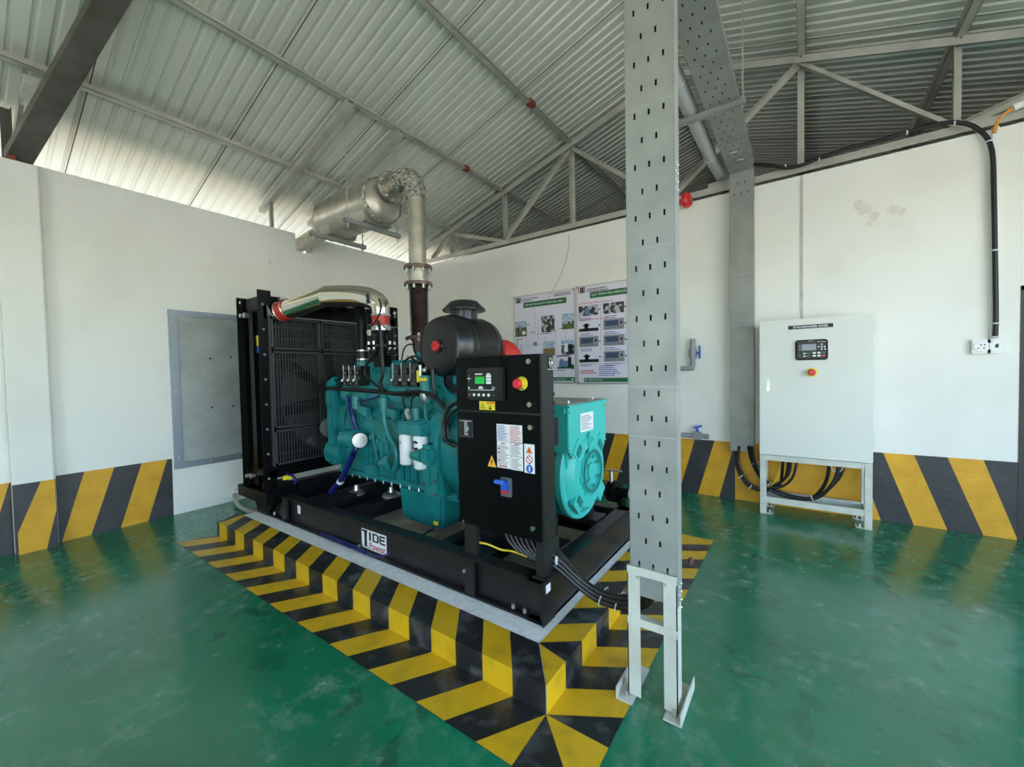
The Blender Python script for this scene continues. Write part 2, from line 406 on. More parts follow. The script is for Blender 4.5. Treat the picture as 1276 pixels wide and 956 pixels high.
for cx, cz, r in ((6.1, 2.98, .06), (6.06, 3.04, .05), (6.16, 2.9, .05), (6.3, 2.92, .05), (6.36, 2.9, .035), (6.13, 2.84, .03)):
    sm += .0004; b.poly([(cx+r*math.cos(a)*random.uniform(.5, 1.2), -sm, cz+r*math.sin(a)*random.uniform(.6, 1.3)) for a in [i*.7 for i in range(9)]])
struct('brown_smudges', b, 'rust', wb)
b = MB().box(5.592, 5.618, -.004, 0, .65, WT)
struct('plaster_joint', b, 'soot', wb)
b = MB().box(DX0-.005, DX0+.03, -.006, .2, 0, DH).box(DX1-.03, DX1+.005, -.006, .2, 0, DH).box(DX0-.005, DX1+.005, -.006, .2, DH-.03, DH+.005)
dr = struct('door_1', b, 'doorg')
b = MB().box(DX0+.03, DX1-.03, .06, .1, .02, DH-.03)
for z in (.25, 1.15): b.box(DX0+.14, DX1-.14, .05, .06, z, z+.7, .004)
struct('door_leaf', b, 'doorg', dr)
b = MB().cyl((DX0+.12, .06, 1.02), (DX0+.12, .0, 1.02), .012).cyl((DX0+.12, .005, 1.02), (DX0+.25, .005, 1.02), .01)
struct('door_handle', b, 'zinc', dr)
# walls behind the camera: wide openings that let the daylight in
OP = (-7.8, -1.2, 3.2)
b = MB().box(RX, RX+.2, YF, OP[0], -.1, WT).box(RX, RX+.2, OP[1], .2, -.1, WT).box(RX, RX+.2, OP[0], OP[1], OP[2], WT)
struct('wall_right', b, 'wall', smooth=False)
b = MB().box(RX, RX+.2, .2, YB, -.1, roofz(RX)+.05)
struct('wall_beyond_side', b, mat('far_bay_dimming_brown_side', (104, 82, 70), .9, c2=(88, 70, 60), ns=9), smooth=False)  # out of view; dark brown chosen to keep the far bay dim
FO = (3.6, 6.8, 3.3)
b = MB().box(-.2, FO[0], YF-.2, YF, -.1, WT).box(FO[1], RX+.2, YF-.2, YF, -.1, WT).box(FO[0], FO[1], YF-.2, YF, FO[2], WT)
b.prism([(-.2, YF-.2, WT), (RX+.2, YF-.2, WT), (4.28, YF-.2, roofz(4.28)+.05)], (0, .2, 0))
struct('wall_front', b, 'wall', smooth=False)
b = MB().box(-.2, RX+.2, YB, YB+.2, -.1, WT).prism([(-.2, YB, WT), (RX+.2, YB, WT), (4.28, YB, roofz(4.28)+.05)], (0, .2, 0))
struct('wall_beyond', b, mat('far_bay_dimming_brown', (104, 82, 70), .9, c2=(88, 70, 60), ns=9), smooth=False)  # unseen end wall, coloured dark so little light bounces in the bay
# corrugated roof
def roof(name, xs, y0, y1):
    b = MB(); pitch = .107; prof = []; y = y0; n = 0
    while y < y1:
        up = .018
        lap = .006 if n % 10 == 0 else 0
        prof += [(y, 0), (y+.062, 0), (y+.074, up), (y+.0935, up+lap), (y+.094, up), (y+.1065, 0)]
        y += pitch; n += 1
    rows = []
    for x in xs:
        rows.append([b.bm.verts.new((x, py, roofz(x)+.085+pz)) for py, pz in prof])
    for i in range(len(rows)-1):
        for j in range(len(prof)-1): b._f([rows[i][j], rows[i+1][j], rows[i+1][j+1], rows[i][j+1]])
    return b
ce = struct('ceiling', roof('ceiling', [-1.05, 1.2, 3, 4.28], YF-.6, YB+.4), 'roof', smooth=False)
struct('roof_slope', roof('r', [4.28, 6, 8, 9.7], YF-.6, YB+.4), 'roof', ce, smooth=False)
# dark lap joints between the sheets
b = MB(); y = YF-.6
while y < YB:
    for x0, x1 in ((-1.05, 4.28), (4.28, 9.7)):
        b.poly([(x0, y+.1, roofz(x0)+.0865), (x1, y+.1, roofz(x1)+.0865), (x1, y+.108, roofz(x1)+.0835), (x0, y+.108, roofz(x0)+.0835)])
    y += 1.07
struct('lap_joint', b, 'lap', ce, smooth=False)
# trusses
NX = [.61, 1.77, 2.955, 4.28, 5.6, 6.73, 7.9]
GT = 'steel roof members'
tr = thing('roof_truss', 'pale steel angle truss standing over the white end wall', 'roof truss', (4.28, .1, 3.5))
zc = lambda x: roofz(x)-.03
yt = .08
part('top_chord', MB().angle((-.3, yt, zc(-.3)), (4.28, yt, zc(4.28)), .07, .008).angle((4.28, yt, zc(4.28)), (8.9, yt, zc(8.9)), .07, .008), 'galvr', tr)
part('bottom_chord', MB().angle((-.1, yt, 3.535), (8.66, yt, 3.535), .07, .008).box(4.72, 4.95, yt-.02, yt+.05, 3.52, 3.63), 'galvr', tr)
for x in NX: part('upright', MB().angle((x, yt+.03, 3.55), (x, yt+.03, zc(x)), .055, .006, up=V((0, 1, 0))), 'galvr', tr)
for (x0, x1) in ((.15, .61), (1.77, .61), (1.77, 2.955), (4.28, 2.955), (4.28, 5.6), (6.73, 5.6), (6.73, 7.9), (8.4, 7.9)):
    part('diagonal_brace', MB().angle((x0, yt-.01, 3.565), (x1, yt-.01, zc(x1)-.02), .055, .006, up=V((0, 1, 0))), 'galvr', tr)
b = MB()
for x in NX: b.ball((x, yt-.02, zc(x)+.02), .024, n=8)
part('weld_mark', b, 'rbrn', tr)
tr = thing('roof_rafter', 'dark grey channel rafter rising off the striped white pilaster', 'rafter', (.03, -4.72, 3.42))
p0, p1 = V((.0, -4.72, 3.42)), V((1.9, -4.335, 4.29))
part('rafter_beam', MB().chan(p0, p1, .15, .07, .01), 'raft', tr)
part('rafter_post', MB().angle((.03, -4.78, 3.4), (.03, -4.78, 3.86), .06, .006, up=V((0, 1, 0))), 'raft', tr)
part('rust_patch', MB().box(-.03, .075, -4.79, -4.74, 3.41, 3.5), 'rbrn', tr)
part('purlin_cleat', MB().box(.3, .6, -4.72, -4.6, 3.86, 3.93), 'galvr', tr)
part('knee_brace', MB().angle((.05, -4.74, 3.5), (.2, -4.7, 3.85), .04, .005), 'galvr', tr)
# purlins
wh = ['lowest purlin on the slope above the muffler', 'second purlin up, with the exhaust hanger rails bolted under it', 'third purlin up the slope above the duct wall', None,
      'purlin over the grey cabinet, next to the ridge', 'purlin over the wall sockets, low on the far slope', None]
for x, w in zip(NX, wh):
    if w is None and x < 5: w = 'ridge purlin under the peak of the corrugated roof'
    if w is None: w = 'lowest purlin on the far slope beyond the sockets'
    pu = thing('roof_purlin', 'galvanised '+w, 'purlin', (x, .1, roofz(x)), GT)
    z = roofz(x)
    part('channel', MB().box(x-.035, x+.035, -8.9, YB-.1, z+.0, z+.004).box(x-.035, x-.031, -8.9, YB-.1, z, z+.088).box(x+.031, x+.035, -8.9, YB-.1, z, z+.02), 'galvr', pu)
    if x in (1.77, 2.955): part('primer_patch', MB().box(x-.037, x+.037, -.86 if x < 2 else -1.02, -.76 if x < 2 else -.9, z-.002, z+.05), 'rbrn', pu)
    if x < 1: part('primer_patch', MB().box(x-.037, x+.037, -4.5, -4.43, z-.002, z+.05), 'rbrn', pu)
# ================================================================== CONCRETE PAD with striped edge
PXR, PY0, PZT = 4.70, -3.71, .13
PY1 = -1.63
b = MB().box(1.09, PXR, PY0, PY1, 0, PZT)
pad = struct('trim_2', b, 'pad', smooth=False)
b = MB().box(1.3, 4.4, -3.3, -2.02, PZT, PZT+.002); struct('pad_middle', b, 'padin', pad, smooth=False)
b = MB()
for cx, cy, r in ((2.72, -3.12, .16), (3.1, -3.05, .09), (4.3, -2.9, .12)):
    b.poly([(cx+r*1.4*math.cos(i*.7)*random.uniform(.7, 1.2), cy+r*.6*math.sin(i*.7)*random.uniform(.7, 1.2), PZT+.0035) for i in range(9)])
struct('oil_stain', b, mat('oil_stain_brown', (98, 86, 66), .6), pad)
b = MB(); e = .003; ST = .178
def q(pts, m): b.poly(pts, m)
# long side
for k in range(21):
    x1 = PXR-ST*k; x0 = x1-ST
    if k == 20: x0 = 1.09
    m = 1 if k % 2 == 0 else 0
    xo1, xo0 = x1-.17, x0-.17
    if k == 20: xo0 = xo1
    q([(x0, PY0-e, e), (x1, PY0-e, e), (x1, PY0-e, PZT+e), (x0, PY0-e, PZT+e)], m)
    q([(x0, PY0-e, PZT+e), (x1, PY0-e, PZT+e), (x1-.17, -3.495, PZT+e), (max(x0-.17, 1.09), -3.495, PZT+e)], m)
    q([(x0, PY0-e, e), (x1, PY0-e, e), (xo1, -3.985, e), (xo0, -3.985, e)], m)
q([(1.09-e, PY0, e), (1.09-e, PY1, e), (1.09-e, PY1, PZT+e), (1.09-e, PY0, PZT+e)], 1)
# corner star
C0 = (PXR, PY0-e, e)
q([C0, (PXR-.17, -3.985, e), (4.71, -3.985, e)], 0); q([C0, (4.71, -3.985, e), (4.985, -3.985, e)], 1)
q([C0, (4.985, -3.985, e), (4.985, PY0, e)], 0); q([C0, (4.985, PY0, e), (4.985, -3.54, e)], 1)
# right end
ST = .1755
yw = lambda y: min(max(y-.125, -3.495), -1.85)
for k in range(12):
    y0 = PY0+ST*k; y1 = min(y0+ST, PY1)
    m = 0 if k % 2 == 0 else 1
    xe = PXR+e
    q([(xe, y0, e), (xe, y1, e), (xe, y1, PZT+e), (xe, y0, PZT+e)], m)
    q([(xe, y0, PZT+e), (xe, y1, PZT+e), (4.535, yw(y1), PZT+e), (4.535, yw(y0), PZT+e)] if yw(y1) > yw(y0)+.01 else [(xe, y0, PZT+e), (xe, y1, PZT+e), (4.535, -3.495, PZT+e)], m)
    q([(xe, y0, e), (4.985, y0+.17, e), (4.985, y1+.17, e), (xe, y1, e)], m)
q([(PXR+e, PY1, e), (4.985, PY1+.17, e), (4.985, -1.36, e), (PXR, -1.36, e)], 0)
for k in range(20):
    x1 = PXR-ST*k; x0 = x1-ST
    q([(x0, PY1+e, e), (x1, PY1+e, e), (x1, -1.36, e), (x0, -1.36, e)], k % 2)
struct('painted_stripes', b, ['fyel', 'fblk'], pad, smooth=False)
# light, sky
w = bpy.data.worlds.new('daylight'); sc.world = w; w.use_nodes = True
N = w.node_tree.nodes; bgd = N['Background']
sk = N.new('ShaderNodeTexSky'); sk.sky_type = 'NISHITA'; sk.sun_disc = False; sk.sun_elevation = math.radians(58); sk.sun_rotation = math.radians(250)
w.node_tree.links.new(sk.outputs[0], bgd.inputs[0]); bgd.inputs[1].default_value = SKY
sl = bpy.data.lights.new('sun', 'SUN'); sl.energy = SUN; sl.angle = .01; sl.color = (1, .95, .87)
so = bpy.data.objects.new('sun', sl); col.objects.link(so); so.location = (-10, 4, 20)
so.rotation_euler = V((.06, .56, -.82)).to_track_quat('-Z', 'Y').to_euler()
def portal(loc, nrm, sx, sy):
    l = bpy.data.lights.new('daylight_opening', 'AREA'); l.shape = 'RECTANGLE'; l.size = sx; l.size_y = sy; l.energy = 1; l.cycles.is_portal = True
    o = bpy.data.objects.new('daylight_opening', l); col.objects.link(o); o.location = loc
    o.rotation_euler = V(nrm).to_track_quat('-Z', 'Z').to_euler()
portal((RX+.1, (OP[0]+OP[1])/2, OP[2]/2), (-1, 0, 0), OP[1]-OP[0], OP[2])
portal(((FO[0]+FO[1])/2, YF-.1, FO[2]/2), (0, 1, 0), FO[1]-FO[0], FO[2])
portal((-1.0, -1.6, 3.2), (1, 0, .05), 15, 1.0)
sc.view_settings.view_transform = 'Standard'; sc.view_settings.look = 'None'; sc.view_settings.gamma = 1
sc.view_settings.use_curve_mapping = False; sc.view_settings.exposure = EXPO
# ================================================================== GENERATOR SET
g = thing('generator_set', 'large teal diesel generator on a black steel skid with radiator and control panel', 'generator', (2.7, -2.67, PZT+.003))
ZP = PZT+.003
# --- skid
b = MB()
ZT = .375
def ibeam(x0, x1, yo, sgn):
    yi = yo+sgn*.10
    b.box(x0, x1, yo, yi, ZT-.018, ZT, .003); b.box(x0, x1, yo, yi, ZP, ZP+.016, .003)
    b.box(x0, x1, yo+sgn*.042, yo+sgn*.054, ZP+.01, ZT-.01)
ibeam(1.12, 4.49, -3.37, 1); ibeam(1.12, 4.49, -1.97, -1)
for x in (1.62, 3.92): b.box(x, x+.014, -3.365, -3.32, ZP, ZT)
b.box(1.62, 1.72, -3.368, -3.35, ZP+.03, ZT, .003)
b.box(3.92, 4.0, -3.368, -3.35, ZP+.015, ZT, .003)
# end beam
b.box(4.38, 4.485, -3.37, -1.97, ZT-.02, ZT, .003); b.box(4.46, 4.485, -3.36, -1.98, ZP, ZT-.02); b.box(4.38, 4.485, -3.37, -1.97, ZP, ZP+.016)
b.box(4.485, 4.497, -3.39, -3.26, ZP+.004, ZT+.008, .004)
# cross members
for x, w, z0, z1 in ((1.66, .12, .16, .30), (1.98, .14, .2, .36), (2.34, .12, .2, .33), (3.55, .1, .17, .33), (3.78, .1, .17, .36)): b.box(x, x+w, -3.3, -2.04, z0, z1, .004)
b.box(1.1, 1.2, -3.37, -1.97, ZP, ZT)
b.prism([(1.12, -3.372, ZP), (1.34, -3.372, ZP), (1.12, -3.372, ZT)], (0, .04, 0))
skid = part('skid_base', b, 'bsk', g)
b = MB()
o = V((2.818, -3.3285, .158)); W_, H_ = .30, .15
b.dec(o, X, Z, W_, H_, .002, 0)
u_, v_ = X, Z
def tl(x, z, w, h, m): b.dec(o+X*x*W_+Z*z*H_-Y*.002, X, Z, w*W_, h*H_, .0012, m)
tl(.02, .86, .22, .1, 1); tl(.12, .12, .10, .78, 1); tl(.32, .48, .07, .44, 1)
tl(.46, .48, .06, .44, 1); tl(.46, .48, .2, .08, 1); tl(.46, .84, .2, .08, 1); tl(.64, .52, .07, .36, 1)
tl(.76, .48, .2, .09, 1); tl(.76, .66, .18, .09, 1); tl(.76, .83, .2, .09, 1); tl(.74, .52, .05, .38, 1)
glyphs('Power', o+X*.32*W_+Z*.08*H_-Y*.002, X, Z, .64*W_, .33*H_, b, 2, bold=.012)
part('nameplate', b, ['wht', 'black', 'red'], skid, 'white maker plate with black and red lettering')
b = MB()
for x, z in ((1.42, .16), (2.8, .166), (3.93, .29), (4.27, .158), (4.35, .158)):
    b.cyl((x, -3.345 if z < .2 else -3.372, ZP+.02 if z < .2 else z), (x, -3.345 if z < .2 else -3.385, ZP+.045 if z < .2 else z), .012, n=8)
part('anchor_bolts', b, 'zinc', skid)
b = MB().dec((4.4975, -3.36, .31), Y, Z, .045, .045)
b.dec((1.84, -3.3285, .24), X, Z, .05, .075)
part('white_sticker', b, 'wht', skid)
for x, y in ((2.05, -2.86), (2.4, -2.72)):
    part('engine_mount', MB().lathe([(.0, 0), (.085, 0), (.085, .012), (.07, .03), (.03, .04), (.02, .09), (0, .09)], (x, y, .33), n=20), 'zinc', skid)
# --- radiator
RY0, RY1 = -3.46, -1.85
ra = MB()
ra.box(1.16, 1.44, RY0+.1, RY1-.1, .55, 2.14, m=1)
ra.box(1.12, 1.46, RY0+.05, RY1-.05, 2.13, 2.27, .015)
ra.box(1.10, 1.46, RY0+.05, RY1-.05, .53, .60, .01)
rad = part('radiator', ra, ['bs', 'core'], g)
b = MB()
for yo, s in ((RY0, 1), (RY1, -1)):
    yw_ = yo+s*.09
    b.box(1.04, 1.50, yw_, yw_+s*.006, .40, 2.28)
    b.box(1.04, 1.048, yo, yw_, .40, 2.285, .002)
    b.box(1.492, 1.50, yo, yw_+s*.03, .36, 2.31 if s > 0 else 2.32, .002)
    b.box(1.042, 1.10, yo+s*.03, yw_, .42, 2.26); b.box(1.16, 1.25, yo+s*.055, yw_, .42, 2.2)
b.box(1.492, 1.50, RY0+.05, RY1-.05, 2.05, 2.16); b.box(1.04, 1.05, RY0, RY1, 2.18, 2.28)
b.box(1.492, 1.50, RY0+.05, RY1-.05, .53, .6)
b.box(.93, 1.56, RY0-.01, RY0+.16, .30, .41, .006); b.box(.93, 1.56, RY1-.16, RY1+.01, .30, .41, .006)
b.prism([(1.13, -3.375, .16), (1.36, -3.375, .16), (1.56, -3.375, .36), (1.0, -3.375, .36)], (0, .1, 0))
b.box(1.3, 1.62, -3.40, -3.2, .375, .46, .006)
part('radiator_frame', b, 'bs', rad)
b = MB()
for i in range(8):
    z = .56+i*.235
    b.ball((1.049, RY0+.05, z), .013, n=8); b.ball((1.501, RY0+.045, z-.03), .013, n=8); b.ball((1.501, RY1-.045, z), .013, n=8)
b.ball((1.05, RY0+.05, 2.24), .028, n=10, sq=.3, ax=(1, 0, 0)); b.ball((1.502, RY1-.045, 2.25), .024, n=10, sq=.3, ax=(1, 0, 0))
for z in (2.1, .52): b.cyl((1.12, RY0+.05, z), (1.12, RY0-.005, z), .02, n=10).cyl((1.18, RY0+.05, z), (1.18, RY0+.01, z), .026, n=10)
part('frame_bolts', b, 'zinc', rad)
b = MB().dec((1.24, RY0+.086, 1.80), X, Z, .05, .10, .002, 0).dec((1.24, RY0+.086, 1.73), X, Z, .05, .065, .002, 1)
part('warning_sticker', b, ['yelp', 'bluh'], rad, 'small yellow and blue sticker')
# shroud + fan behind the grille
b = MB(); n = 48; cy, cz, rr = -2.655, 1.28, .62
ring = [(1.47, cy+rr*math.cos(2*math.pi*i/n), cz+rr*math.sin(2*math.pi*i/n)) for i in range(n)]
def sq(i):
    a = 2*math.pi*i/n; c, s_ = math.cos(a), math.sin(a); hw, h0, h1 = .72, cz-.62, 2.06-cz
    k = min(hw/abs(c) if abs(c) > 1e-6 else 9, (h1/s_ if s_ > 1e-6 else (h0/-s_ if s_ < -1e-6 else 9)))
    k = max(k, rr+.001)
    return (1.47, cy+k*c, cz+k*s_)
outr = [sq(i) for i in range(n)]
A = [b.bm.verts.new(p) for p in ring]; B = [b.bm.verts.new(p) for p in outr]; D = [b.bm.verts.new((1.38, p[1], p[2])) for p in ring]
for i in range(n): b._f([A[i], A[(i+1) % n], B[(i+1) % n], B[i]]); b._f([A[i], D[i], D[(i+1) % n], A[(i+1) % n]])
part('fan_shroud', b, 'plas', rad)
b = MB().cyl((1.40, cy, cz), (1.52, cy, cz), .12, n=24)
for k in range(8):
    a = k*math.pi/4+.2; d = V((0, math.cos(a), math.sin(a))); t = V((0, -math.sin(a), math.cos(a)))
    p = V((1.45, cy, cz))
    b.prism([p+d*.1-t*.05-X*.03, p+d*.58-t*.09-X*.03, p+d*.6+t*.08+X*.03, p+d*.1+t*.05+X*.03], X*.006)
part('fan', b, 'plas', rad)
# grille
gx = 1.535
cols = [-3.36, -2.86, -2.47, -2.0, -1.93]
colsy = [(-3.37, -2.90), (-2.88, -2.46), (-2.44, -1.94)]
rows = [(.655, .985), (1.005, 1.735), (1.755, 2.055)]
b = MB()
for y0, y1 in colsy:
    for z0, z1 in rows:
        w_ = .016
        b.box(gx, gx+.02, y0, y0+w_, z0, z1).box(gx, gx+.02, y1-w_, y1, z0, z1).box(gx, gx+.02, y0, y1, z0, z0+w_).box(gx, gx+.02, y0, y1, z1-w_, z1)
        y = y0+.04
        while y < y1-.02: b.box(gx+.006, gx+.011, y, y+.007, z0, z1); y += .027
        z = z0+.1
        while z < z1-.04: b.box(gx+.004, gx+.008, y0, y1, z, z+.007); z += .11
    b.box(gx-.03, gx, y0-.014, y0+.002, .64, 2.06)
b.box(gx-.03, gx, -1.945, -1.93, .64, 2.06)
part('grille', b, 'grl', rad)
part('grille_top', MB().box(1.50, 1.60, -3.38, -1.94, 2.06, 2.068).prism([(1.50, -3.38, 2.06), (1.60, -3.38, 2.06), (1.50, -3.38, 2.17)], (0, .006, 0)), 'galv', rad, 'sheet strip along the grille top, coloured grey as if lit')  # light falling on the top plate is put into its grey colour
part('lower_tray', MB().box(1.50, 1.6, -3.3, -1.98, .628, .64).box(1.50, 1.52, -3.34, -1.96, .53, .63), ['galv' if 0 else 'bs'], rad)
b = MB()
for i in range(26): b.box(1.72, 1.735, -2.52, -2.36, .70+i*.03, .718+i*.03)
b.box(1.70, 1.74, -2.54, -2.52, .66, 1.5).box(1.70, 1.74, -2.36, -2.34, .66, 1.5).box(1.55, 1.74, -2.54, -2.34, 1.48, 1.5)
part('belt_guard', b, 'plas', rad)
b = MB().cyl((1.53, -3.22, .52), (1.56, -3.22, .52), .02)
part('drain_valve', MB().box(1.51, 1.54, -3.3, -3.22, .495, .535).cyl((1.54, -3.26, .515), (1.58, -3.26, .515), .016), 'yelp', rad, 'brass yellow drain valve')
# --- charge air pipe (polished) from radiator to intake
cp = part('charge_air_pipe', MB().tube([(1.62, -3.255, 2.125), (1.86, -3.17, 2.18), (2.06, -3.10, 2.225)], .09, 20).tube([(2.05, -3.103, 2.223), (2.3, -3.05, 2.205), (2.5, -3.01, 2.175), (2.62, -2.995, 2.13), (2.672, -2.99, 2.08), (2.68, -2.99, 2.0)], [.096, .094, .09, .085, .08, .075], 20), 'chr', g)
part('inlet_stub', MB().tube([(1.38, -3.33, 2.07), (1.5, -3.295, 2.10), (1.6, -3.26, 2.12)], .085, 18), 'bs', cp)
b = MB().tube([(1.545, -3.283, 2.11), (1.59, -3.266, 2.12), (1.64, -3.248, 2.13)], .094, 18).lathe([(.062, 0), (.078, .015), (.072, .055), (.078, .095), (.06, .11)], (2.68, -2.99, 1.895), n=20)
part('red_hose', b, 'red', cp, 'red silicone couplings at both ends')
b = MB()
for z in (2.0, 1.9): b.lathe([(.08, -.008), (.083, 0), (.08, .008)], (2.68, -2.99, z), n=20); b.box(2.75, 2.78, -3.03, -2.99, z-.012, z+.012)
dd = (V((1.63, -3.25, 2.148))-V((1.52, -3.29, 2.115))).normalized()
for k in (.0, .08): b.lathe([(.095, -.008), (.099, 0), (.095, .008)], V((1.555, -3.28, 2.113))+dd*k, dd, n=20)
b.box(1.55, 1.6, -3.30, -3.24, 2.22, 2.25)
part('hose_clamp', b, 'zinc', cp)
b = MB().dec((2.655, -3.078, 2.10), (Z-X*.25).normalized(), -(X+Z*.25).normalized(), .08, .04, .003)
part('inked_label', b, 'ink', cp)
b = MB().lathe([(.0, 1.60), (.05, 1.60), (.05, 1.72), (.135, 1.725), (.135, 1.745), (.06, 1.75), (.045, 1.80), (.045, 1.85), (.08, 1.855), (.08, 1.9), (0, 1.9)], (2.68, -2.99, 0), n=24)
b.box(2.62, 2.74, -3.04, -2.93, 1.56, 1.66, .01)
ie = part('intake_elbow', b, 'bs', g)
b = MB()
for k in range(10): a = k*math.pi/5; b.cyl((2.68+.11*math.cos(a), -2.99+.11*math.sin(a), 1.71), (2.68+.11*math.cos(a), -2.99+.11*math.sin(a), 1.775), .011, n=8)
b.lathe([(.075, 1.87), (.083, 1.87), (.083, 1.9), (.075, 1.9)], (2.68, -2.99, 0), n=20).box(2.57, 2.62, -3.06, -2.98, 1.83, 1.88, .008)
part('flange_bolts', b, 'zinc', ie)
# black coolant pipe
cl = part('coolant_pipe', MB().tube([(1.45, -2.75, 2.2), (1.7, -2.82, 2.22), (2.05, -2.88, 2.205), (2.25, -2.92, 2.15), (2.32, -2.93, 2.03), (2.325, -2.93, 1.85), (2.325, -2.93, 1.66)], .047, 16), 'bs', g)
part('pipe_clamp', MB().cyl((2.325, -2.93, 1.71), (2.325, -2.93, 1.725), .053).cyl((2.325, -2.93, 1.63), (2.325, -2.93, 1.645), .056), 'zinc', cl)
part('coolant_hose', MB().cyl((2.325, -2.93, 1.58), (2.325, -2.93, 1.70), .052), 'rub', cl)
part('overflow_hose', MB().tube([(1.45, -2.5, 2.24), (1.8, -2.6, 2.2), (2.05, -2.75, 2.19), (2.22, -2.8, 2.2)], .03, 10), 'rub', cl)
part('thermostat_housing', MB().box(2.24, 2.42, -3.0, -2.84, 1.45, 1.58, .02).cyl((2.32, -2.93, 1.56), (2.32, -2.93, 1.62), .06), 'teal', cl, 'teal thermostat housing')
# --- engine
e = MB()
e.box(1.98, 3.40, -2.985, -2.34, .60, 1.20, .02)
e.box(2.02, 3.38, -2.94, -2.38, 1.18, 1.44, .015)
e.box(2.06, 3.36, -3.015, -2.9, 1.26, 1.40, .02)
for x in (2.1, 2.36, 2.62, 2.88, 3.12): e.box(x, x+.16, -3.035, -2.96, 1.28, 1.385, .012)
e.box(2.02, 3.36, -3.005, -2.97, 1.135, 1.165, .01); e.box(2.02, 3.36, -3.0, -2.97, 1.06, 1.085, .01)
for i in range(9): e.cyl((2.12+i*.14, -2.97, 1.115), (2.12+i*.14, -3.015, 1.115), .016, n=8)
# crankcase lumps, ribs and bosses
for x, z, w_, h_, d_ in ((2.42, .74, .03, .13, .03), (2.5, .70, .028, .12, .035), (2.57, .72, .03, .11, .03), (2.63, .78, .06, .14, .028), (2.72, .83, .05, .12, .03), (2.98, .62, .03, .12, .04), (3.07, .62, .03, .12, .04),
                         (2.24, .66, .12, .16, .04), (2.44, .62, .16, .09, .045), (2.86, .62, .08, .16, .04), (3.18, .64, .05, .12, .045), (2.62, 1.0, .1, .04, .02), (2.55, .9, .03, .06, .03)):
    e.box(x, x+w_, -2.985-d_, -2.97, z, z+h_, .01)
e.box(2.02, 3.38, -3.025, -2.32, .585, .62, .008)
e.cyl((2.74, -2.97, .97), (2.74, -3.0, .97), .17, .15, n=28)
for i in range(4): e.cyl((2.42+i*.1, -2.98, .92+.03*(i % 2)), (2.42+i*.1, -3.02, .92+.03*(i % 2)), .02, n=8)
e.prism([(2.3, -2.6, 1.42), (2.3, -2.6, 1.55), (3.3, -2.6, 1.55), (3.3, -2.6, 1.42)], (0, .2, 0), 0, .01)
en = part('engine_block', e, 'teal', g)
b = MB()
b.prism([(1.87, -3.04, .64), (1.87, -2.30, .64), (1.87, -2.30, 1.3), (1.87, -2.45, 1.44), (1.87, -2.9, 1.44), (1.87, -3.04, 1.33)], (.12, 0, 0), 0, .015)
b.box(1.90, 2.02, -3.06, -2.96, .98, 1.12, .015).box(1.88, 2.0, -3.055, -2.97, 1.2, 1.36, .015)
b.cyl((1.86, -2.95, .76), (2.1, -2.95, .76), .125, n=24).box(1.84, 2.08, -3.06, -2.88, .66, .76, .02)
b.cyl((1.9, -3.0, 1.40), (1.99, -3.0, 1.44), .05).cyl((1.86, -2.99, 1.41), (1.82, -2.99, 1.41), .02)
part('gear_housing', b, 'teal', en)
part('crank_pulley', MB().cyl((1.78, -2.67, .93), (1.87, -2.67, .93), .17, n=28).cyl((1.76, -2.95, .98), (1.85, -2.95, .98), .1, n=24), 'gry', en, 'dull grey belt pulleys')
b = MB()
b.box(2.38, 2.96, -2.93, -2.6, 1.42, 1.615, .02).box(2.70, 2.72, -2.945, -2.9, 1.43, 1.61).box(2.74, 2.94, -2.96, -2.9, 1.42, 1.6, .015)
b.box(2.98, 3.36, -2.9, -2.55, 1.42, 1.56, .015).box(3.02, 3.14, -2.92, -2.6, 1.56, 1.68, .012).box(3.2, 3.34, -2.92, -2.6, 1.56, 1.68, .012)
glyphs('CUMMINS', V((2.46, -2.93, 1.50)), X, Z, .22, .055, b, 0, t=.004)
part('rocker_cover', b, 'teal', en)
b = MB()
for x in (2.45, 2.6, 2.85, 3.06, 3.25): b.cyl((x, -2.86, 1.61), (x, -2.86, 1.66), .013, n=8)
part('cover_bolts', b, 'zinc', en)
b = MB().prism([(2.04, -3.0, .585), (2.04, -3.0, .555), (2.88, -2.96, .555), (3.38, -2.96, .555), (3.38, -3.0, .585)], (0, .62, 0), 0, .005)
b.prism([(2.82, -2.97, .56), (2.835, -2.95, .30), (2.88, -2.95, .265), (3.31, -2.95, .265), (3.34, -2.97, .56)], (0, .56, 0), 0, .02)
b.box(3.2, 3.215, -2.972, -2.95, .28, .55).cyl((2.96, -2.95, .30), (2.96, -2.965, .30), .012, n=8)
part('oil_pan', b, 'teal', en)
b = MB()
for i in range(12): b.cyl((2.12+i*.112, -3.012, .56), (2.12+i*.112, -3.012, .59), .009, n=6)
part('pan_bolts', b, 'alu', en)
part('caution_label', MB().dec((3.24, -2.974, .305), X, Z, .055, .03), 'yelp', en, 'tiny yellow label low on the oil pan')
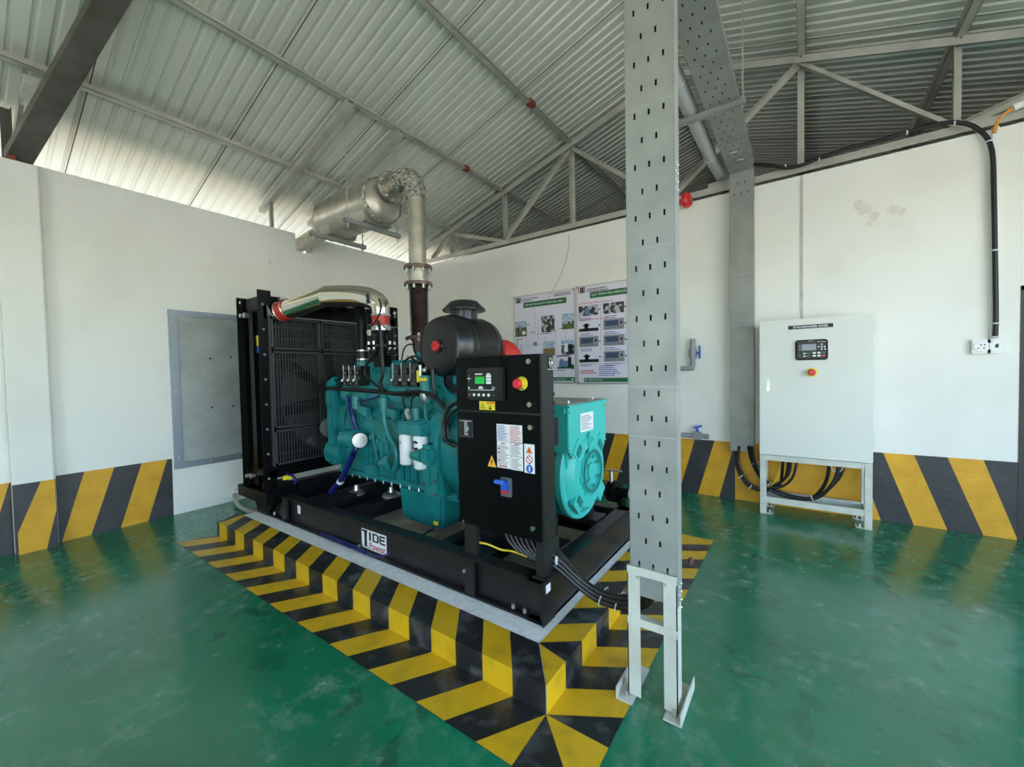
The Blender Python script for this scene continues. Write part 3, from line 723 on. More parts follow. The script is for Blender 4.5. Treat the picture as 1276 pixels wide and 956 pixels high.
# flywheel housing
b = MB()
b.lathe([(.28, 0), (.40, .01), (.43, .05), (.43, .09), (.40, .1), (.40, .24), (.44, .25), (.44, .29), (.2, .29)], (3.34, -2.67, .90), X, n=40)
b.box(3.24, 3.44, -3.085, -2.9, .56, 1.0, .03).box(3.26, 3.36, -3.1, -3.0, .64, .88, .02)
b.prism([(3.27, -3.06, .88), (3.27, -3.06, 1.12), (3.42, -3.06, 1.22), (3.5, -3.06, 1.22), (3.5, -3.06, .88)], (0, .16, 0), 0, .02)
b.cyl((3.215, -3.15, .885), (3.31, -3.13, .89), .03, .055, n=20).box(3.28, 3.42, -3.16, -2.98, .82, .97, .03)
b.box(3.28, 3.48, -2.93, -2.4, .5, .6, .02)
part('flywheel_housing', b, 'teal', en)
b = MB()
for k in range(9):
    a = math.pi*.62+k*.22; b.cyl((3.66, -2.67+.415*math.cos(a), .9+.415*math.sin(a)), (3.61, -2.67+.415*math.cos(a), .9+.415*math.sin(a)), .014, n=8)
for x, z in ((3.30, .86), (3.40, .70), (3.28, .67), (3.40, .6)): b.cyl((x, -3.09, z), (x, -3.115, z), .012, n=8)
part('housing_bolts', b, 'gry', en)
# silver cover
pc = PY(-3.10, 445, 549)
b = MB().cyl((pc.x-.2, -3.08, pc.z+.005), (pc.x-.07, -3.08, pc.z+.005), .085, .078, n=28).box(pc.x-.2, pc.x-.06, -3.08, -2.95, pc.z-.06, pc.z+.08, .01)
part('pump_body', b, 'teal', en)
b = MB().lathe([(0, -.1), (.064, -.1), (.068, -.09), (.068, -.012), (.064, 0), (.03, .001), (0, .001)], (pc.x+.02, -3.085, pc.z), (.93, -.36, 0), n=36)
for a in (.5, 2.1, 3.7, 5.3):
    pp = V((pc.x+.02, -3.085, pc.z))+V((.36, .93, 0))*.055*math.cos(a)+Z*.055*math.sin(a); b.cyl(pp, pp+V((.93, -.36, 0))*.006, .006, n=8)
part('pump_cover', b, 'alu', en, 'round machined silver cover')
# water ports with brackets, tube, dipstick, filler
b = MB()
for x, y, s_ in ((444, 500, 1), (478.5, 503, 1), (519, 515, .85)):
    p = PY(-3.04, x, y)
    b.cyl((p.x, -3.04, p.z-.065), (p.x, -3.04, p.z+.05*s_), .042*s_, n=18).cyl((p.x, -3.04, p.z+.02), (p.x, -3.04, p.z+.03), .046*s_, n=18)
    b.prism([(p.x+.02, -3.06, p.z-.03), (p.x+.17, -3.06, p.z-.05), (p.x+.17, -3.06, p.z-.13), (p.x+.14, -3.06, p.z-.13), (p.x-.01, -3.06, p.z-.07)], (0, .05, 0), 0, .006)
part('water_port', b, 'teal', en)
b = MB()
T_ = [PY(-3.06, *q_) for q_ in ((479, 513), (480, 528), (486, 545), (493, 558), (495, 573), (491, 586))]
b.tube(T_, .022, 12)
T_ = [PY(-3.04, *q_) for q_ in ((537, 499), (531, 505), (530, 516), (533, 525), (537, 530))]
b.tube(T_, .014, 10)
part('water_tube', b, 'teal', en)
T_ = [PY(-3.03, *q_) for q_ in ((465, 545), (467, 556), (470, 570), (475, 580), (479, 586))]
b = MB().tube(T_, .007, 8).cyl(T_[0], T_[0]+Z*.04, .012)
part('dipstick_tube', b, 'teal', en)
p = PY(-3.06, 483, 585)
part('oil_filler', MB().cyl((p.x+.01, -3.0, p.z-.06), (p.x-.01, -3.08, p.z+.06), .03, .036, n=18).cyl((p.x-.01, -3.08, p.z+.06), (p.x-.015, -3.095, p.z+.078), .052, n=20), 'teal', en)
# filter head and filters
p0_, p1_ = PY(-3.1, 507, 561), PY(-3.1, 524.5, 566)
b = MB().prism([(p0_.x-.06, -3.15, 1.03), (p0_.x-.06, -3.15, 1.10), (p0_.x-.02, -3.15, 1.135), (p1_.x+.05, -3.15, 1.135), (p1_.x+.07, -3.15, 1.08), (p1_.x+.07, -3.15, 1.03)], (0, .17, 0), 0, .015)
b.box(p0_.x-.03, p1_.x+.05, -3.0, -2.95, .8, 1.06)
part('filter_head', b, 'teal', en)
for i, p in enumerate((p0_, p1_)):
    zt = 1.035
    zb_ = .792 if i == 0 else .775
    r = .056
    f = part('oil_filter', MB().lathe([(0, zb_), (r-.018, zb_), (r-.004, zb_+.01), (r, zb_+.03), (r, zt-.014), (r-.006, zt-.004), (r-.012, zt), (0, zt)], (p.x, -3.1, 0), n=28), 'filt', g)
    b = MB()
    if i == 1:
        for a0, a1 in ((.7, 5.6),):
            for k in range(14):
                t0 = a0+(a1-a0)*k/14; t1 = a0+(a1-a0)*(k+1)/14
                pts = []
                for t, rr_ in ((t0, .042), (t1, .042), (t1, .02), (t0, .02)):
                    dx = rr_*math.cos(t)*.9; dz = rr_*math.sin(t)*.85
                    ang = math.asin(max(-1, min(1, dx/r))); pts.append((p.x+(r+.0012)*math.sin(ang), -3.1-(r+.0012)*math.cos(ang), .962+dz))
                b.poly(pts, 0)
        part('filter_emblem', b, 'black', f, 'black C-shaped maker emblem')
        scribble(b2 := MB(), (p.x-.012, -3.1-r-.001, .995), X, Z, .024, .01, 2)
        part('filter_print', b2, 'gink', f)
    else:
        scribble(b, (p.x-.02, -3.1-r-.0005, .955), X, Z, .04, .03, 4); part('filter_print', b, 'gink', f)
        b = MB().poly([(p.x-r*.98, -3.1-.02, .98), (p.x-r*.86, -3.1-.034, .985), (p.x-r*.86, -3.1-.034, .945), (p.x-r*.98, -3.1-.02, .94)])
        part('filter_emblem', b, 'black', f)
    part('filter_ring', MB().lathe([(r-.02, zt-.002), (r-.003, zt-.002), (r-.003, zt+.012), (r-.02, zt+.012)], (p.x, -3.1, 0), n=24), 'teal', f, 'teal seat ring')
# injection modules: black blocks with bright studs
for c0, n_ in ((PY(-2.98, 445, 468), 3), (PY(-2.98, 512, 470), 3)):
    w_ = .085 if c0.x < 2.5 else .102
    b = MB()
    for k in range(n_):
        x = c0.x+(k-1)*w_*1.04
        b.box(x-w_*.46, x+w_*.46, -3.03, -2.92, 1.395, 1.575, .006).box(x-w_*.4, x+w_*.4, -3.05, -3.0, 1.40, 1.455, .004).box(x-w_*.3, x+w_*.3, -3.045, -3.0, 1.49, 1.545, .004)
    im = part('injector_module', b, 'plas', g)
    b = MB()
    for k in range(n_+0):
        x = c0.x+(k-1)*w_*1.04-w_*.48
        b.cyl((x, -3.035, 1.41), (x, -3.035, 1.585), .003, n=8).cyl((x, -3.05, 1.44), (x, -3.05, 1.46), .009, n=8)
        b.ball((x+w_*.35, -3.048, 1.517), .005, n=8).ball((x+w_*.65, -3.048, 1.517), .005, n=8).ball((x+w_*.5, -3.052, 1.42), .006, n=8)
    part('steel_studs', b, 'zinc', im)
    part('mount_rail', MB().box(c0.x-.12, c0.x+.14, -2.99, -2.86, 1.36, 1.395), 'teal', im)
pf = PY(-3.02, 530, 476)
b = MB().cyl((pf.x, -3.02, pf.z-.08), (pf.x, -3.02, pf.z+.05), .042, n=18)
fs = part('fuel_strainer', b, 'teal', g)
part('clear_bowl', MB().lathe([(0, -.17), (.03, -.17), (.045, -.14), (.047, -.085), (.04, -.08)], (pf.x, -3.02, pf.z), n=18), 'alu', fs, 'small bright metal bowl')
part('bleed_fitting', MB().cyl((pf.x, -3.07, pf.z+.02), (pf.x+.06, -3.07, pf.z+.02), .014).box(pf.x-.04, pf.x-.02, -3.07, -3.05, pf.z, pf.z+.09), 'yelp', fs, 'yellow bleed fitting')
part('banjo_bolts', MB().ball((pf.x-.03, -3.0, pf.z+.09), .025, n=10).ball((pf.x+.02, -3.0, pf.z+.12), .028, n=10).cyl((pf.x-.02, -3.05, pf.z+.04), (pf.x-.02, -3.05, pf.z+.13), .012), 'zinc', fs)
# wiring harness
def hose(name, pts, y, r, m, parent, k=5, n=8, label=None):
    P_ = [PY(q_[2] if len(q_) > 2 else y, q_[0], q_[1]) for q_ in pts]
    return part(name, MB().tube(P_, r, n, k), m, parent, label)
wh_ = hose('wiring_harness', [(398, 483), (425, 485), (452, 487), (478, 489), (505, 492), (530, 491), (545, 498), (556, 512), (558, 530), (553, 545), (560, 552, -3.15), (572, 556, -3.2)], -3.04, .017, 'rub', g)
hose('harness_branch', [(440, 484), (460, 487), (490, 490), (520, 488), (540, 493), (553, 505)], -3.06, .013, 'rub', wh_)
hose('harness_branch', [(539, 460), (540, 480), (543, 493), (552, 508)], -3.05, .013, 'rub', wh_)
hose('harness_branch', [(573, 500), (560, 508), (553, 525), (554, 545), (566, 556)], -3.14, .014, 'rub', wh_)
hose('harness_branch', [(574, 508), (563, 515), (557, 528), (558, 545)], -3.1, .012, 'rub', wh_)
hose('harness_branch', [(503, 490), (502, 500), (505, 508), (512, 508), (513, 498), (520, 491)], -3.06, .008, 'rub', wh_)
hose('harness_branch', [(471, 400), (474, 415), (476, 440), (477, 465), (474, 478), (479, 488)], -3.08, .013, 'rub', wh_)
hose('harness_branch', [(476, 487), (465, 477), (455, 466), (458, 452), (468, 440)], -3.05, .01, 'rub', wh_)
hose('harness_branch', [(472, 372), (475, 385), (467, 402), (460, 408)], -3.1, .007, 'rub', wh_)
hose('harness_branch', [(500, 452), (503, 436), (508, 430), (516, 429)], -2.9, .006, 'rub', wh_)
hose('harness_branch', [(500, 455), (508, 447), (517, 444), (526, 449)], -2.95, .008, 'rub', wh_)
hose('harness_branch', [(512, 445), (520, 452), (528, 450), (530, 462)], -2.95, .01, 'rub', wh_)
hose('harness_branch', [(396, 481), (410, 476), (422, 473), (432, 466)], -3.0, .014, 'rub', wh_)
hose('harness_branch', [(396, 486), (412, 481), (426, 478)], -3.0, .012, 'rub', wh_)
hose('harness_branch', [(432, 490), (434, 502), (430, 520), (430, 532)], -3.06, .005, 'rub', wh_)
part('sensor_plug', MB().cyl(PY(-3.08, 507, 513), PY(-3.1, 511, 523), .02, n=10).ball(PY(-3.08, 508, 512), .022, n=8), 'zinc', wh_, 'bright sensor plug')
bh = hose('blue_hose', [(436, 494, -3.06), (437, 507, -3.05), (440, 522, -3.03), (444, 535, -3.02), (446, 549, -3.02), (442, 562, -3.05), (438, 572, -3.1)], -3.08, .022, 'blu', g, label='dark blue breather hose down the engine side')
hose('hose_run', [(440, 566), (434, 580), (425, 598), (412, 614)], -3.1, .026, 'blu', bh)
hose('hose_run', [(437, 501), (452, 499), (466, 496), (472, 493)], -3.05, .008, 'blu', bh)
part('hose_clip', MB().cyl(PY(-3.1, 424.5, 599), PY(-3.1, 423.3, 601.5), .031, n=12), 'tie', bh)
dl = hose('drain_hose', [(357, 590, -3.26), (366, 594, -3.24), (368, 601, -3.24), (360, 611, -3.25), (357, 616, -3.27), (363, 622, -3.28), (365, 626, -3.28)], -3.26, .012, 'blu', g, label='short blue drain hose below the radiator')
hose('hose_run', [(400, 664), (420, 672), (445, 682), (462, 691), (476, 693), (486, 690)], -3.39, .008, 'blu', dl)
hose('hose_run', [(400, 666), (415, 673), (440, 683), (455, 690)], -3.40, .007, 'blu', dl)
hose('hose_run', [(519, 672), (526, 668), (533, 663), (540, 660)], -2.95, .008, 'blu', dl)
# exhaust manifold and turbo on the far side, dark
b = MB().tube([(2.2, -2.3, 1.5), (2.6, -2.28, 1.5), (3.1, -2.28, 1.5)], .06, 12).lathe([(.03, 0), (.13, .02), (.17, .08), (.13, .15), (.06, .2)], (2.7, -2.25, 1.62), X, n=24)
b.tube([(2.40, -2.3, 1.86), (2.42, -2.3, 1.74), (2.52, -2.29, 1.64), (2.7, -2.28, 1.6)], [.085, .085, .1, .1], 18)
b.lathe([(.1, 0), (.15, 0), (.15, .025), (.1, .025)], (2.395, -2.3, 1.845), n=24)
part('exhaust_manifold', b, 'bel', g)
# air filter: drum lying across the engine
ax_, ay, az = 3.40, -3.05, 1.70
b = MB().lathe([(.0, .0), (.05, .002), (.055, .016), (.185, .012), (.212, .028), (.232, .075), (.238, .13), (.246, .14), (.246, .17), (.238, .175), (.238, .2), (.243, .205), (.238, .21), (.238, .45), (.243, .455), (.238, .46), (.232, .52), (.21, .55), (.1, .57), (0, .57)], (ax_, ay, az), Y, n=52)
cy_ = ay+.315
b.cyl((ax_, cy_, az+.21), (ax_, cy_, az+.27), .10, n=28)
af = part('air_filter', b, 'plas', g)
b = MB()
for k in range(8): a = k*math.pi/4; b.cyl((ax_+.024*math.cos(a), ay-.018, az+.024*math.sin(a)), (ax_+.024*math.cos(a), ay+.015, az+.024*math.sin(a)), .013, n=8)
b.cyl((ax_, ay-.014, az), (ax_, ay+.015, az), .028, n=16)
part('end_knob', b, 'redk', af, 'small red star knob')
b = MB().lathe([(.1, .0), (.1, .125), (.17, .118), (.173, .13), (.147, .155), (.112, .192), (.088, .2), (0, .202)], (ax_, cy_, az+.17), n=36)
part('rain_cap', b, 'plas', af)
b = MB()
for k in range(26): a = k*2*math.pi/26; b.box(ax_+.103*math.cos(a)-.003, ax_+.103*math.cos(a)+.003, cy_+.103*math.sin(a)-.003, cy_+.103*math.sin(a)+.003, az+.23, az+.29)
part('intake_screen', b, 'gry', af)
e1, e2 = PY(-2.42, 627, 436), PY(-2.40, 637, 444)
part('red_hose', MB().tube([(ax_+.02, ay+.55, az-.04), (ax_+.05, ay+.60, az-.04), tuple(e1), tuple(e2), (e2.x+.02, -2.39, e2.z-.12), (e2.x+.02, -2.39, e2.z-.25)], .088, 20), 'red', af, 'red rubber elbow behind the drum')
b = MB()
q0, q1, q2, q3, q4 = PY(-2.96, 541, 470), PY(-2.96, 560, 470), PY(-2.96, 560, 490), PY(-2.96, 574, 508), PY(-2.96, 556, 522)
b.prism([PY(-2.96, *q_) for q_ in ((540, 466), (559, 468), (559, 488), (575, 506), (575, 518), (560, 516), (550, 505))], (0, .02, 0), 0, .004)
b.box(3.25, 3.55, -2.95, -2.55, 1.42, 1.475).box(3.3, 3.36, -2.95, -2.6, 1.35, 1.47)
part('filter_bracket', b, 'teal', af, 'teal sheet bracket')
b = MB().lathe([(.06, -.02), (.1, -.015), (.1, .035), (.06, .04)], PY(-2.9, 569, 474), (1, -.5, 0), n=24)
part('turbo_outlet', b, 'bs', g)
# --- alternator
AX, AY, AZ = 4.41, -2.61, .80
b = MB().lathe([(.25, 0), (.35, .02), (.36, .06), (.36, .08), (.325, .085), (.325, .62), (.3, .65)], (3.62, AY, AZ), X, n=44)
al = part('alternator', b, 'teal', g)
b = MB()
for i in range(10):
    for k in range(24):
        a = math.pi*(.78+.44*k/24); x = 4.0+i*.027
        p = V((x, AY+.327*math.cos(a), AZ+.327*math.sin(a))); t = V((0, -math.sin(a), math.cos(a))); nn = V((0, math.cos(a), math.sin(a)))
        pp = p-t*.008
        b.hexa([pp, pp+X*.018, pp+X*.018+nn*.002, pp+nn*.002, pp+t*.014, pp+X*.018+t*.014, pp+X*.018+t*.014+nn*.002, pp+t*.014+nn*.002])
part('vent_grille', b, 'dark', al, 'perforated vent in the drum side')
b = MB()
b.lathe([(.325, 0), (.33, .02), (.33, .05), (.32, .06), (.285, .062), (.275, .075), (.24, .105), (.17, .11), (.165, .10), (.0, .10)], (4.31, AY, AZ), X, n=48)
b.lathe([(.125, 0), (.155, 0), (.155, .018), (.125, .018)], (4.41, AY+.02, AZ), X, n=36)
for k in range(8):
    a = k*math.pi/4+.2
    b.box(4.405, 4.42, AY+.02+.15*math.cos(a)-.02, AY+.02+.15*math.cos(a)+.02, AZ+.15*math.sin(a)-.02, AZ+.15*math.sin(a)+.02)
b.cyl((4.41, AY+.02, AZ), (4.425, AY+.02, AZ), .06, n=24)
for a in (.75, 2.35, 3.9, 5.5):
    c_, s_ = math.cos(a), math.sin(a)
    b.beam((4.402, AY+.2*c_, AZ+.2*s_), (4.402, AY+.3*c_, AZ+.3*s_), .12, .03, up=X)
b.prism([(4.39, AY-.3, 1.27), (4.39, AY+.3, 1.27), (4.39, AY+.3, 1.0), (4.39, AY+.24, .93), (4.39, AY-.24, .93), (4.39, AY-.3, .99)], (.02, 0, 0), 0, .004)
b.prism([(4.32, AY-.295, 1.1), (4.32, AY+.295, 1.1), (4.32, AY+.27, .85), (4.32, AY-.27, .85)], (.065, 0, 0), 0, .004)
part('end_bracket', b, 'teal2', al, 'bright teal round end bracket')
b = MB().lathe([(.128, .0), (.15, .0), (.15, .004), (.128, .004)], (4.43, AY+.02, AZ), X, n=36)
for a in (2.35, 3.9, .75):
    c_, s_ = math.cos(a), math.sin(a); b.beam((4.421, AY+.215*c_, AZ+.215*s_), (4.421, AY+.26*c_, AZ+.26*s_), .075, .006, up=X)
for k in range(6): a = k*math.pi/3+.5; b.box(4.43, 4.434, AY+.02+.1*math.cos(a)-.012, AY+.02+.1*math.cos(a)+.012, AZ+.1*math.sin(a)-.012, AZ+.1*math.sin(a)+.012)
part('recess_shade', b, 'tealD', al, 'darker teal pieces painting the shade in recesses')  # shade inside the recesses is painted with a darker teal
b = MB().box(3.78, 4.39, AY-.298, AY+.298, .97, 1.262, .006).box(3.76, 4.43, AY-.32, AY+.32, 1.262, 1.278, .004)
b.box(3.95, 4.39, AY-.315, AY-.29, 1.225, 1.262)
part('terminal_box', b, 'teal2', al, 'bright teal terminal box')
part('box_lid', MB().box(3.78, 4.405, AY-.30, AY+.30, 1.278, 1.284), 'galv', al, 'lid coloured grey for the light on it')  # grey stands in for the light on the box top
part('side_louvre', MB().box(4.0, 4.34, AY-.306, AY-.296, 1.02, 1.2), 'gry', al)
o = V((4.411, AY-.13, 1.085)); b = MB().dec(o, Y, Z, .20, .125, .002, 0); scribble(b, o+X*.002+V((0, .012, .01)), Y, Z, .17, .10, 8, 1)
part('rating_label', b, ['wht', 'gink'], al, 'white rating label')
b = MB(); lp = V((4.415, AY+.0, .97))
b.prism([lp+V((0, -.035, -.06)), lp+V((0, .035, -.06)), lp+V((0, .035, .07)), lp+V((0, .02, .1)), lp+V((0, -.02, .1)), lp+V((0, -.035, .07))], (.016, 0, 0), 0, .004)
b.lathe([(.012, 0), (.022, 0), (.022, .008), (.012, .008)], lp+V((.016, 0, .055)), X, n=16)
part('lifting_lug', b, 'teal2', al)
b = MB()
for y, z in ((-.285, 1.235), (.285, 1.235), (-.29, 1.0), (-.25, .94), (.28, .98), (0, 1.29)): b.ball((4.412, AY+y, AZ*0+z), .009, n=8)
for y in (-.2, .18): b.cyl((4.36, AY+y, 1.28), (4.36, AY+y, 1.30), .008, n=8)
part('bracket_bolts', b, 'zinc', al)
part('alternator_foot', MB().box(3.8, 4.3, -2.98, -2.86, .375, .55, .006).box(3.8, 4.3, -2.41, -2.29, .375, .55, .006).box(3.7, 4.38, -3.02, -2.84, .35, .39).box(3.7, 4.38, -2.43, -2.25, .35, .39), 'bsk', al)
# --- control panel
PF, PB = -3.36, -3.215
PX0, PX1, PZ0, PZ1, SEAM = 3.885, 4.472, .575, 1.592, 1.268
b = MB().box(PX0, PX1+.012, PF+.012, PB, PZ0, PZ1, .004)
b.box(PX0+.02, PX0+.12, PF+.02, PF+.05, ZT, PZ0); b.box(PX1-.04, PX1+.012, PF+.012, PB+.03, ZT, PZ0); b.box(PX1-.06, PX1+.02, PF, PB+.04, ZT, ZT+.012)
b.box(PX0, PX0+.16, PF, PB, ZT, ZT+.01)
pn = part('control_panel', b, 'pbody', g)
b = MB().box(PX0-.003, PX1+.001, PF, PF+.014, SEAM+.006, PZ1-.002, .003); part('upper_door', b, 'bs', pn)
b = MB().box(PX0-.003, PX1+.001, PF, PF+.014, PZ0+.004, SEAM-.006, .003); part('lower_door', b, 'bs', pn)
def FP(x, y, d=0): return PY(PF-.0005-d, x, y)
b = MB()
for x, z in ((4.416, 1.552), (4.416, 1.32), (4.419, 1.197), (4.422, .648)): b.cyl((x, PF, z), (x, PF-.008, z), .016, .014, n=16).box(x-.003, x+.003, PF-.011, PF-.008, z-.009, z+.009)
b.cyl((3.92, PF, .592), (3.92, PF-.006, .592), .007, n=8)
part('door_locks', b, 'chr', pn)
# controller
x0, x1, z0, z1 = 3.985, 4.262, 1.338, 1.525
b = MB().box(x0, x1, PF-.022, PF, z0, z1, .01, 0)
b.box(x0+.008, x1-.03, PF-.0235, PF-.02, z0+.01, z1-.012, .0, 1)
b.box(x0+.066, x0+.2, PF-.025, PF-.022, z0+.085, z1-.022, 0, 2)
b.box(x0+.072, x0+.142, PF-.0262, PF-.024, z0+.094, z1-.052, 0, 3)
for k in range(3): b.box(x0+.154, x0+.190, PF-.0262, PF-.024, z0+.094+k*.018, z0+.109+k*.018, 0, 4)
b.box(x0+.074, x0+.128, PF-.0262, PF-.025, z1-.040, z1-.033, 0, 5).box(x0+.16, x0+.185, PF-.0262, PF-.025, z1-.040, z1-.033, 0, 5)
for k in range(6): b.cyl((x0+.026+k*.036, PF-.023, z0+.03), (x0+.026+k*.036, PF-.027, z0+.03), .0085 if 0 < k < 5 else .006, n=14, m=4 if 0 < k < 5 else (6 if k == 0 else 7))
b.box(x0+.022, x0+.205, PF-.0245, PF-.023, z0+.057, z0+.060, 0, 5)
b.box(x0+.1, x0+.125, PF-.0245, PF-.023, z0+.067, z0+.080, 0, 5).box(x0+.094, x0+.131, PF-.0245, PF-.023, z0+.064, z0+.07, 0, 5)
b.cyl((x0+.022, PF-.023, z0+.07), (x0+.022, PF-.025, z0+.07), .006, n=10, m=5).lathe([(.007, 0), (.009, 0), (.009, .002), (.007, .002)], (x0+.205, PF-.023, z0+.07), -Y, n=14, m=5)
b.cyl((x0+.024, PF-.023, z0+.125), (x0+.024, PF-.026, z0+.125), .006, n=10, m=5)
for dx, dz in ((0, .017), (0, -.017), (.016, 0), (-.015, 0)): b.cyl((x0+.024+dx, PF-.023, z0+.125+dz), (x0+.024+dx, PF-.025, z0+.125+dz), .0022, n=6, m=5)
part('controller', b, ['plas', 'gry_dark' if 'gry_dark' in M else 'rub', 'black', 'lcd', 'wht', 'wht', 'redk', 'pgrn'], pn, 'grey controller with a green lit screen')
c_ = PY(PF, 650.5, 478)
b = MB().cyl((c_.x, PF, c_.z), (c_.x, PF-.006, c_.z), .037, n=28, m=0)
b.cyl((c_.x, PF-.004, c_.z), (c_.x, PF-.03, c_.z), .018, n=20, m=0).lathe([(.0, .062), (.02, .061), (.026, .052), (.027, .04), (.022, .03), (.012, .028)], (c_.x, PF, c_.z), -Y, n=24, m=1)
b.box(c_.x-.014, c_.x+.014, PF-.0075, PF-.006, c_.z-.032, c_.z-.026, 0, 2)
for k in range(5): a = math.pi*(.3+.1*k); b.box(c_.x+.031*math.cos(a)-.003, c_.x+.031*math.cos(a)+.003, PF-.0075, PF-.006, c_.z+.031*math.sin(a)-.002, c_.z+.031*math.sin(a)+.002, 0, 2)
part('emergency_stop', b, ['yelp', 'redk', 'black'], pn, 'red mushroom button on a yellow disc')
def tri(b, cx, cz, s_, y, m, mi=None):
    b.prism([(cx-s_, y, cz-s_*.75), (cx+s_, y, cz-s_*.75), (cx, y, cz+s_)], (0, -.0015, 0), m)
b = MB().dec((4.066, PF-.0005, 1.28), X, Z, .115, .05, .0015, 0)
b.prism([(4.072, PF-.002, 1.288), (4.108, PF-.002, 1.288), (4.09, PF-.002, 1.322)], (0, -.001, 0), 1); b.prism([(4.077, PF-.003, 1.291), (4.103, PF-.003, 1.291), (4.09, PF-.003, 1.316)], (0, -.001, 0), 0)
b.box(4.0885, 4.0915, PF-.005, PF-.003, 1.298, 1.309, 0, 1).box(4.0885, 4.0915, PF-.005, PF-.003, 1.293, 1.296, 0, 1)
b.dec((4.122, PF-.002, 1.316), X, Z, .056, .012, .001, 2)
b.lathe([(.006, 0), (.0085, 0), (.0085, .001), (.006, .001)], (4.147, PF-.002, 1.301), -Y, n=14, m=1).box(4.139, 4.155, PF-.003, PF-.002, 1.284, 1.296, 0, 1)
part('caution_sticker', b, ['yelp', 'black', 'orng'], pn, 'yellow caution sticker under the controller')
b = MB().dec((3.897, PF-.0005, 1.108), X, Z, .115, .108, .002, 0).dec((3.9, PF-.0025, 1.111), X, Z, .109, .102, .0005, 1)
b.dec((3.903, PF-.003, 1.114), X, Z, .103, .096, .0005, 0)
scribble(b, (3.945, PF-.0035, 1.12), X, Z, .04, .085, 12, 2, short=.6); scribble(b, (3.907, PF-.0035, 1.204), X, Z, .095, .006, 1, 2, short=.05)
part('data_plate', b, ['black', 'gry', 'wht'], pn, 'black data plate with fine white print')
b = MB()
b.dec((4.19, PF-.0005, 1.108), X, Z, .175, .096, .0015, 0); b.dec((4.19, PF-.0005, .955), X, Z, .095, .151, .0015, 0)
b.dec((4.288, PF-.0005, 1.03), X, Z, .079, .074, .0015, 0); b.dec((4.288, PF-.0005, .953), X, Z, .079, .074, .0015, 0)
scribble(b, (4.196, PF-.002, 1.112), X, Z, .078, .086, 14, 1); scribble(b, (4.282, PF-.002, 1.112), X, Z, .078, .086, 12, 2, short=.2)
scribble(b, (4.196, PF-.002, .97), X, Z, .082, .115, 16, 3); scribble(b, (4.294, PF-.002, 1.034), X, Z, .066, .058, 9, 3); scribble(b, (4.294, PF-.002, .957), X, Z, .066, .062, 9, 3)
for xx, zz, ww in ((4.22, 1.092, .03), (4.31, 1.094, .036), (4.196, 1.06, .015), (4.196, 1.04, .015), (4.196, .995, .016), (4.2, .962, .06)): b.dec((xx, PF-.0026, zz), X, Z, ww, .006, .0008, 2)
part('instruction_label', b, ['wht', 'bink', 'rink', 'gink'], pn, 'white instruction sheets with blue and red print')
b = MB().dec((4.376, PF-.0005, .948), X, Z, .066, .158, .0015, 0)
cx = 4.409
b.prism([(cx-.022, PF-.002, 1.056), (cx+.022, PF-.002, 1.056), (cx, PF-.002, 1.094)], (0, -.001, 0), 1); b.box(cx-.002, cx+.002, PF-.004, PF-.003, 1.064, 1.08, 0, 4)
b.lathe([(.017, 0), (.021, 0), (.021, .001), (.017, .001)], (cx, PF-.002, 1.022), -Y, n=24, m=2); b.beam((cx-.013, PF-.0025, 1.035), (cx+.013, PF-.0025, 1.009), .001, .004, up=(1, 0, 1), m=2)
b.cyl((cx, PF-.002, .972), (cx, PF-.003, .972), .022, n=24, m=3); b.box(cx-.004, cx+.004, PF-.004, PF-.003, .960, .984, 0, 0)
for z in (1.049, .998): b.box(cx-.003, cx+.003, PF-.003, PF-.002, z-.003, z+.003, 0, 4)
part('symbol_label', b, ['wht', 'orng', 'rink', 'bluh', 'black'], pn, 'white strip with three round and triangular safety symbols')
b = MB().prism([(4.118, PF-.0005, .952), (4.182, PF-.0005, .952), (4.15, PF-.0005, 1.018)], (0, -.0015, 0), 0)
b.prism([(4.152, PF-.002, 1.0), (4.141, PF-.002, .978), (4.149, PF-.002, .979), (4.145, PF-.002, .958), (4.158, PF-.002, .985), (4.150, PF-.002, .984), (4.157, PF-.002, 1.0)], (0, -.001, 0), 1)
part('voltage_triangle', b, ['ytri', 'black'], pn, 'yellow triangle with a black lightning bolt')
b = MB().box(4.215, 4.292, PF-.014, PF, .797, .905, .004, 0).box(4.225, 4.278, PF-.024, PF-.012, .825, .89, .004, 1).box(4.228, 4.275, PF-.0245, PF-.012, .818, .835, 0, 2)
b.beam((4.27, PF-.035, .884), (4.205, PF-.055, .889), .028, .022, m=1, b=.006)
part('breaker_handle', b, ['gry', 'bluh', 'rink'], pn, 'blue breaker lever in a grey recess')
b = MB()
for z in (1.56, 1.52): b.ball((PX1+.02, -3.26, z), .014, n=8)
b.tube([(PX1+.018, -3.27, 1.57), (PX1+.022, -3.275, 1.54), (PX1+.02, -3.265, 1.51), (PX1+.022, -3.25, 1.54), (PX1+.018, -3.255, 1.57)], .003, 6)
b.box(PX1+.012, PX1+.02, -3.29, -3.235, 1.505, 1.512)
part('door_keys', b, 'chr', pn, 'bunch of small keys')
b = MB()
for k in range(4): b.cyl((PX1+.011, -3.22, 1.37-k*.05), (PX1+.0145, -3.22, 1.37-k*.05), .011, n=16)
part('knockout_plugs', b, 'rub', pn)
# yellow earth wire and inner cables under the panel
yw_ = part('earth_wire', MB().tube([(3.98, -3.32, .46), (4.06, -3.3, .455), (4.14, -3.28, .435), (4.22, -3.27, .44), (4.32, -3.27, .435)], .006, 8), 'ywire', g, 'thin yellow earth wire beneath the panel')
b = MB()
for k in range(6): b.tube([(4.16+k*.035, -3.28, .60), (4.2+k*.035, -3.275, .50), (4.3+k*.028, -3.26, .43), (4.42, -3.25+.006*k, .41)], .012, 8)
part('panel_cables', b, 'rub', g)
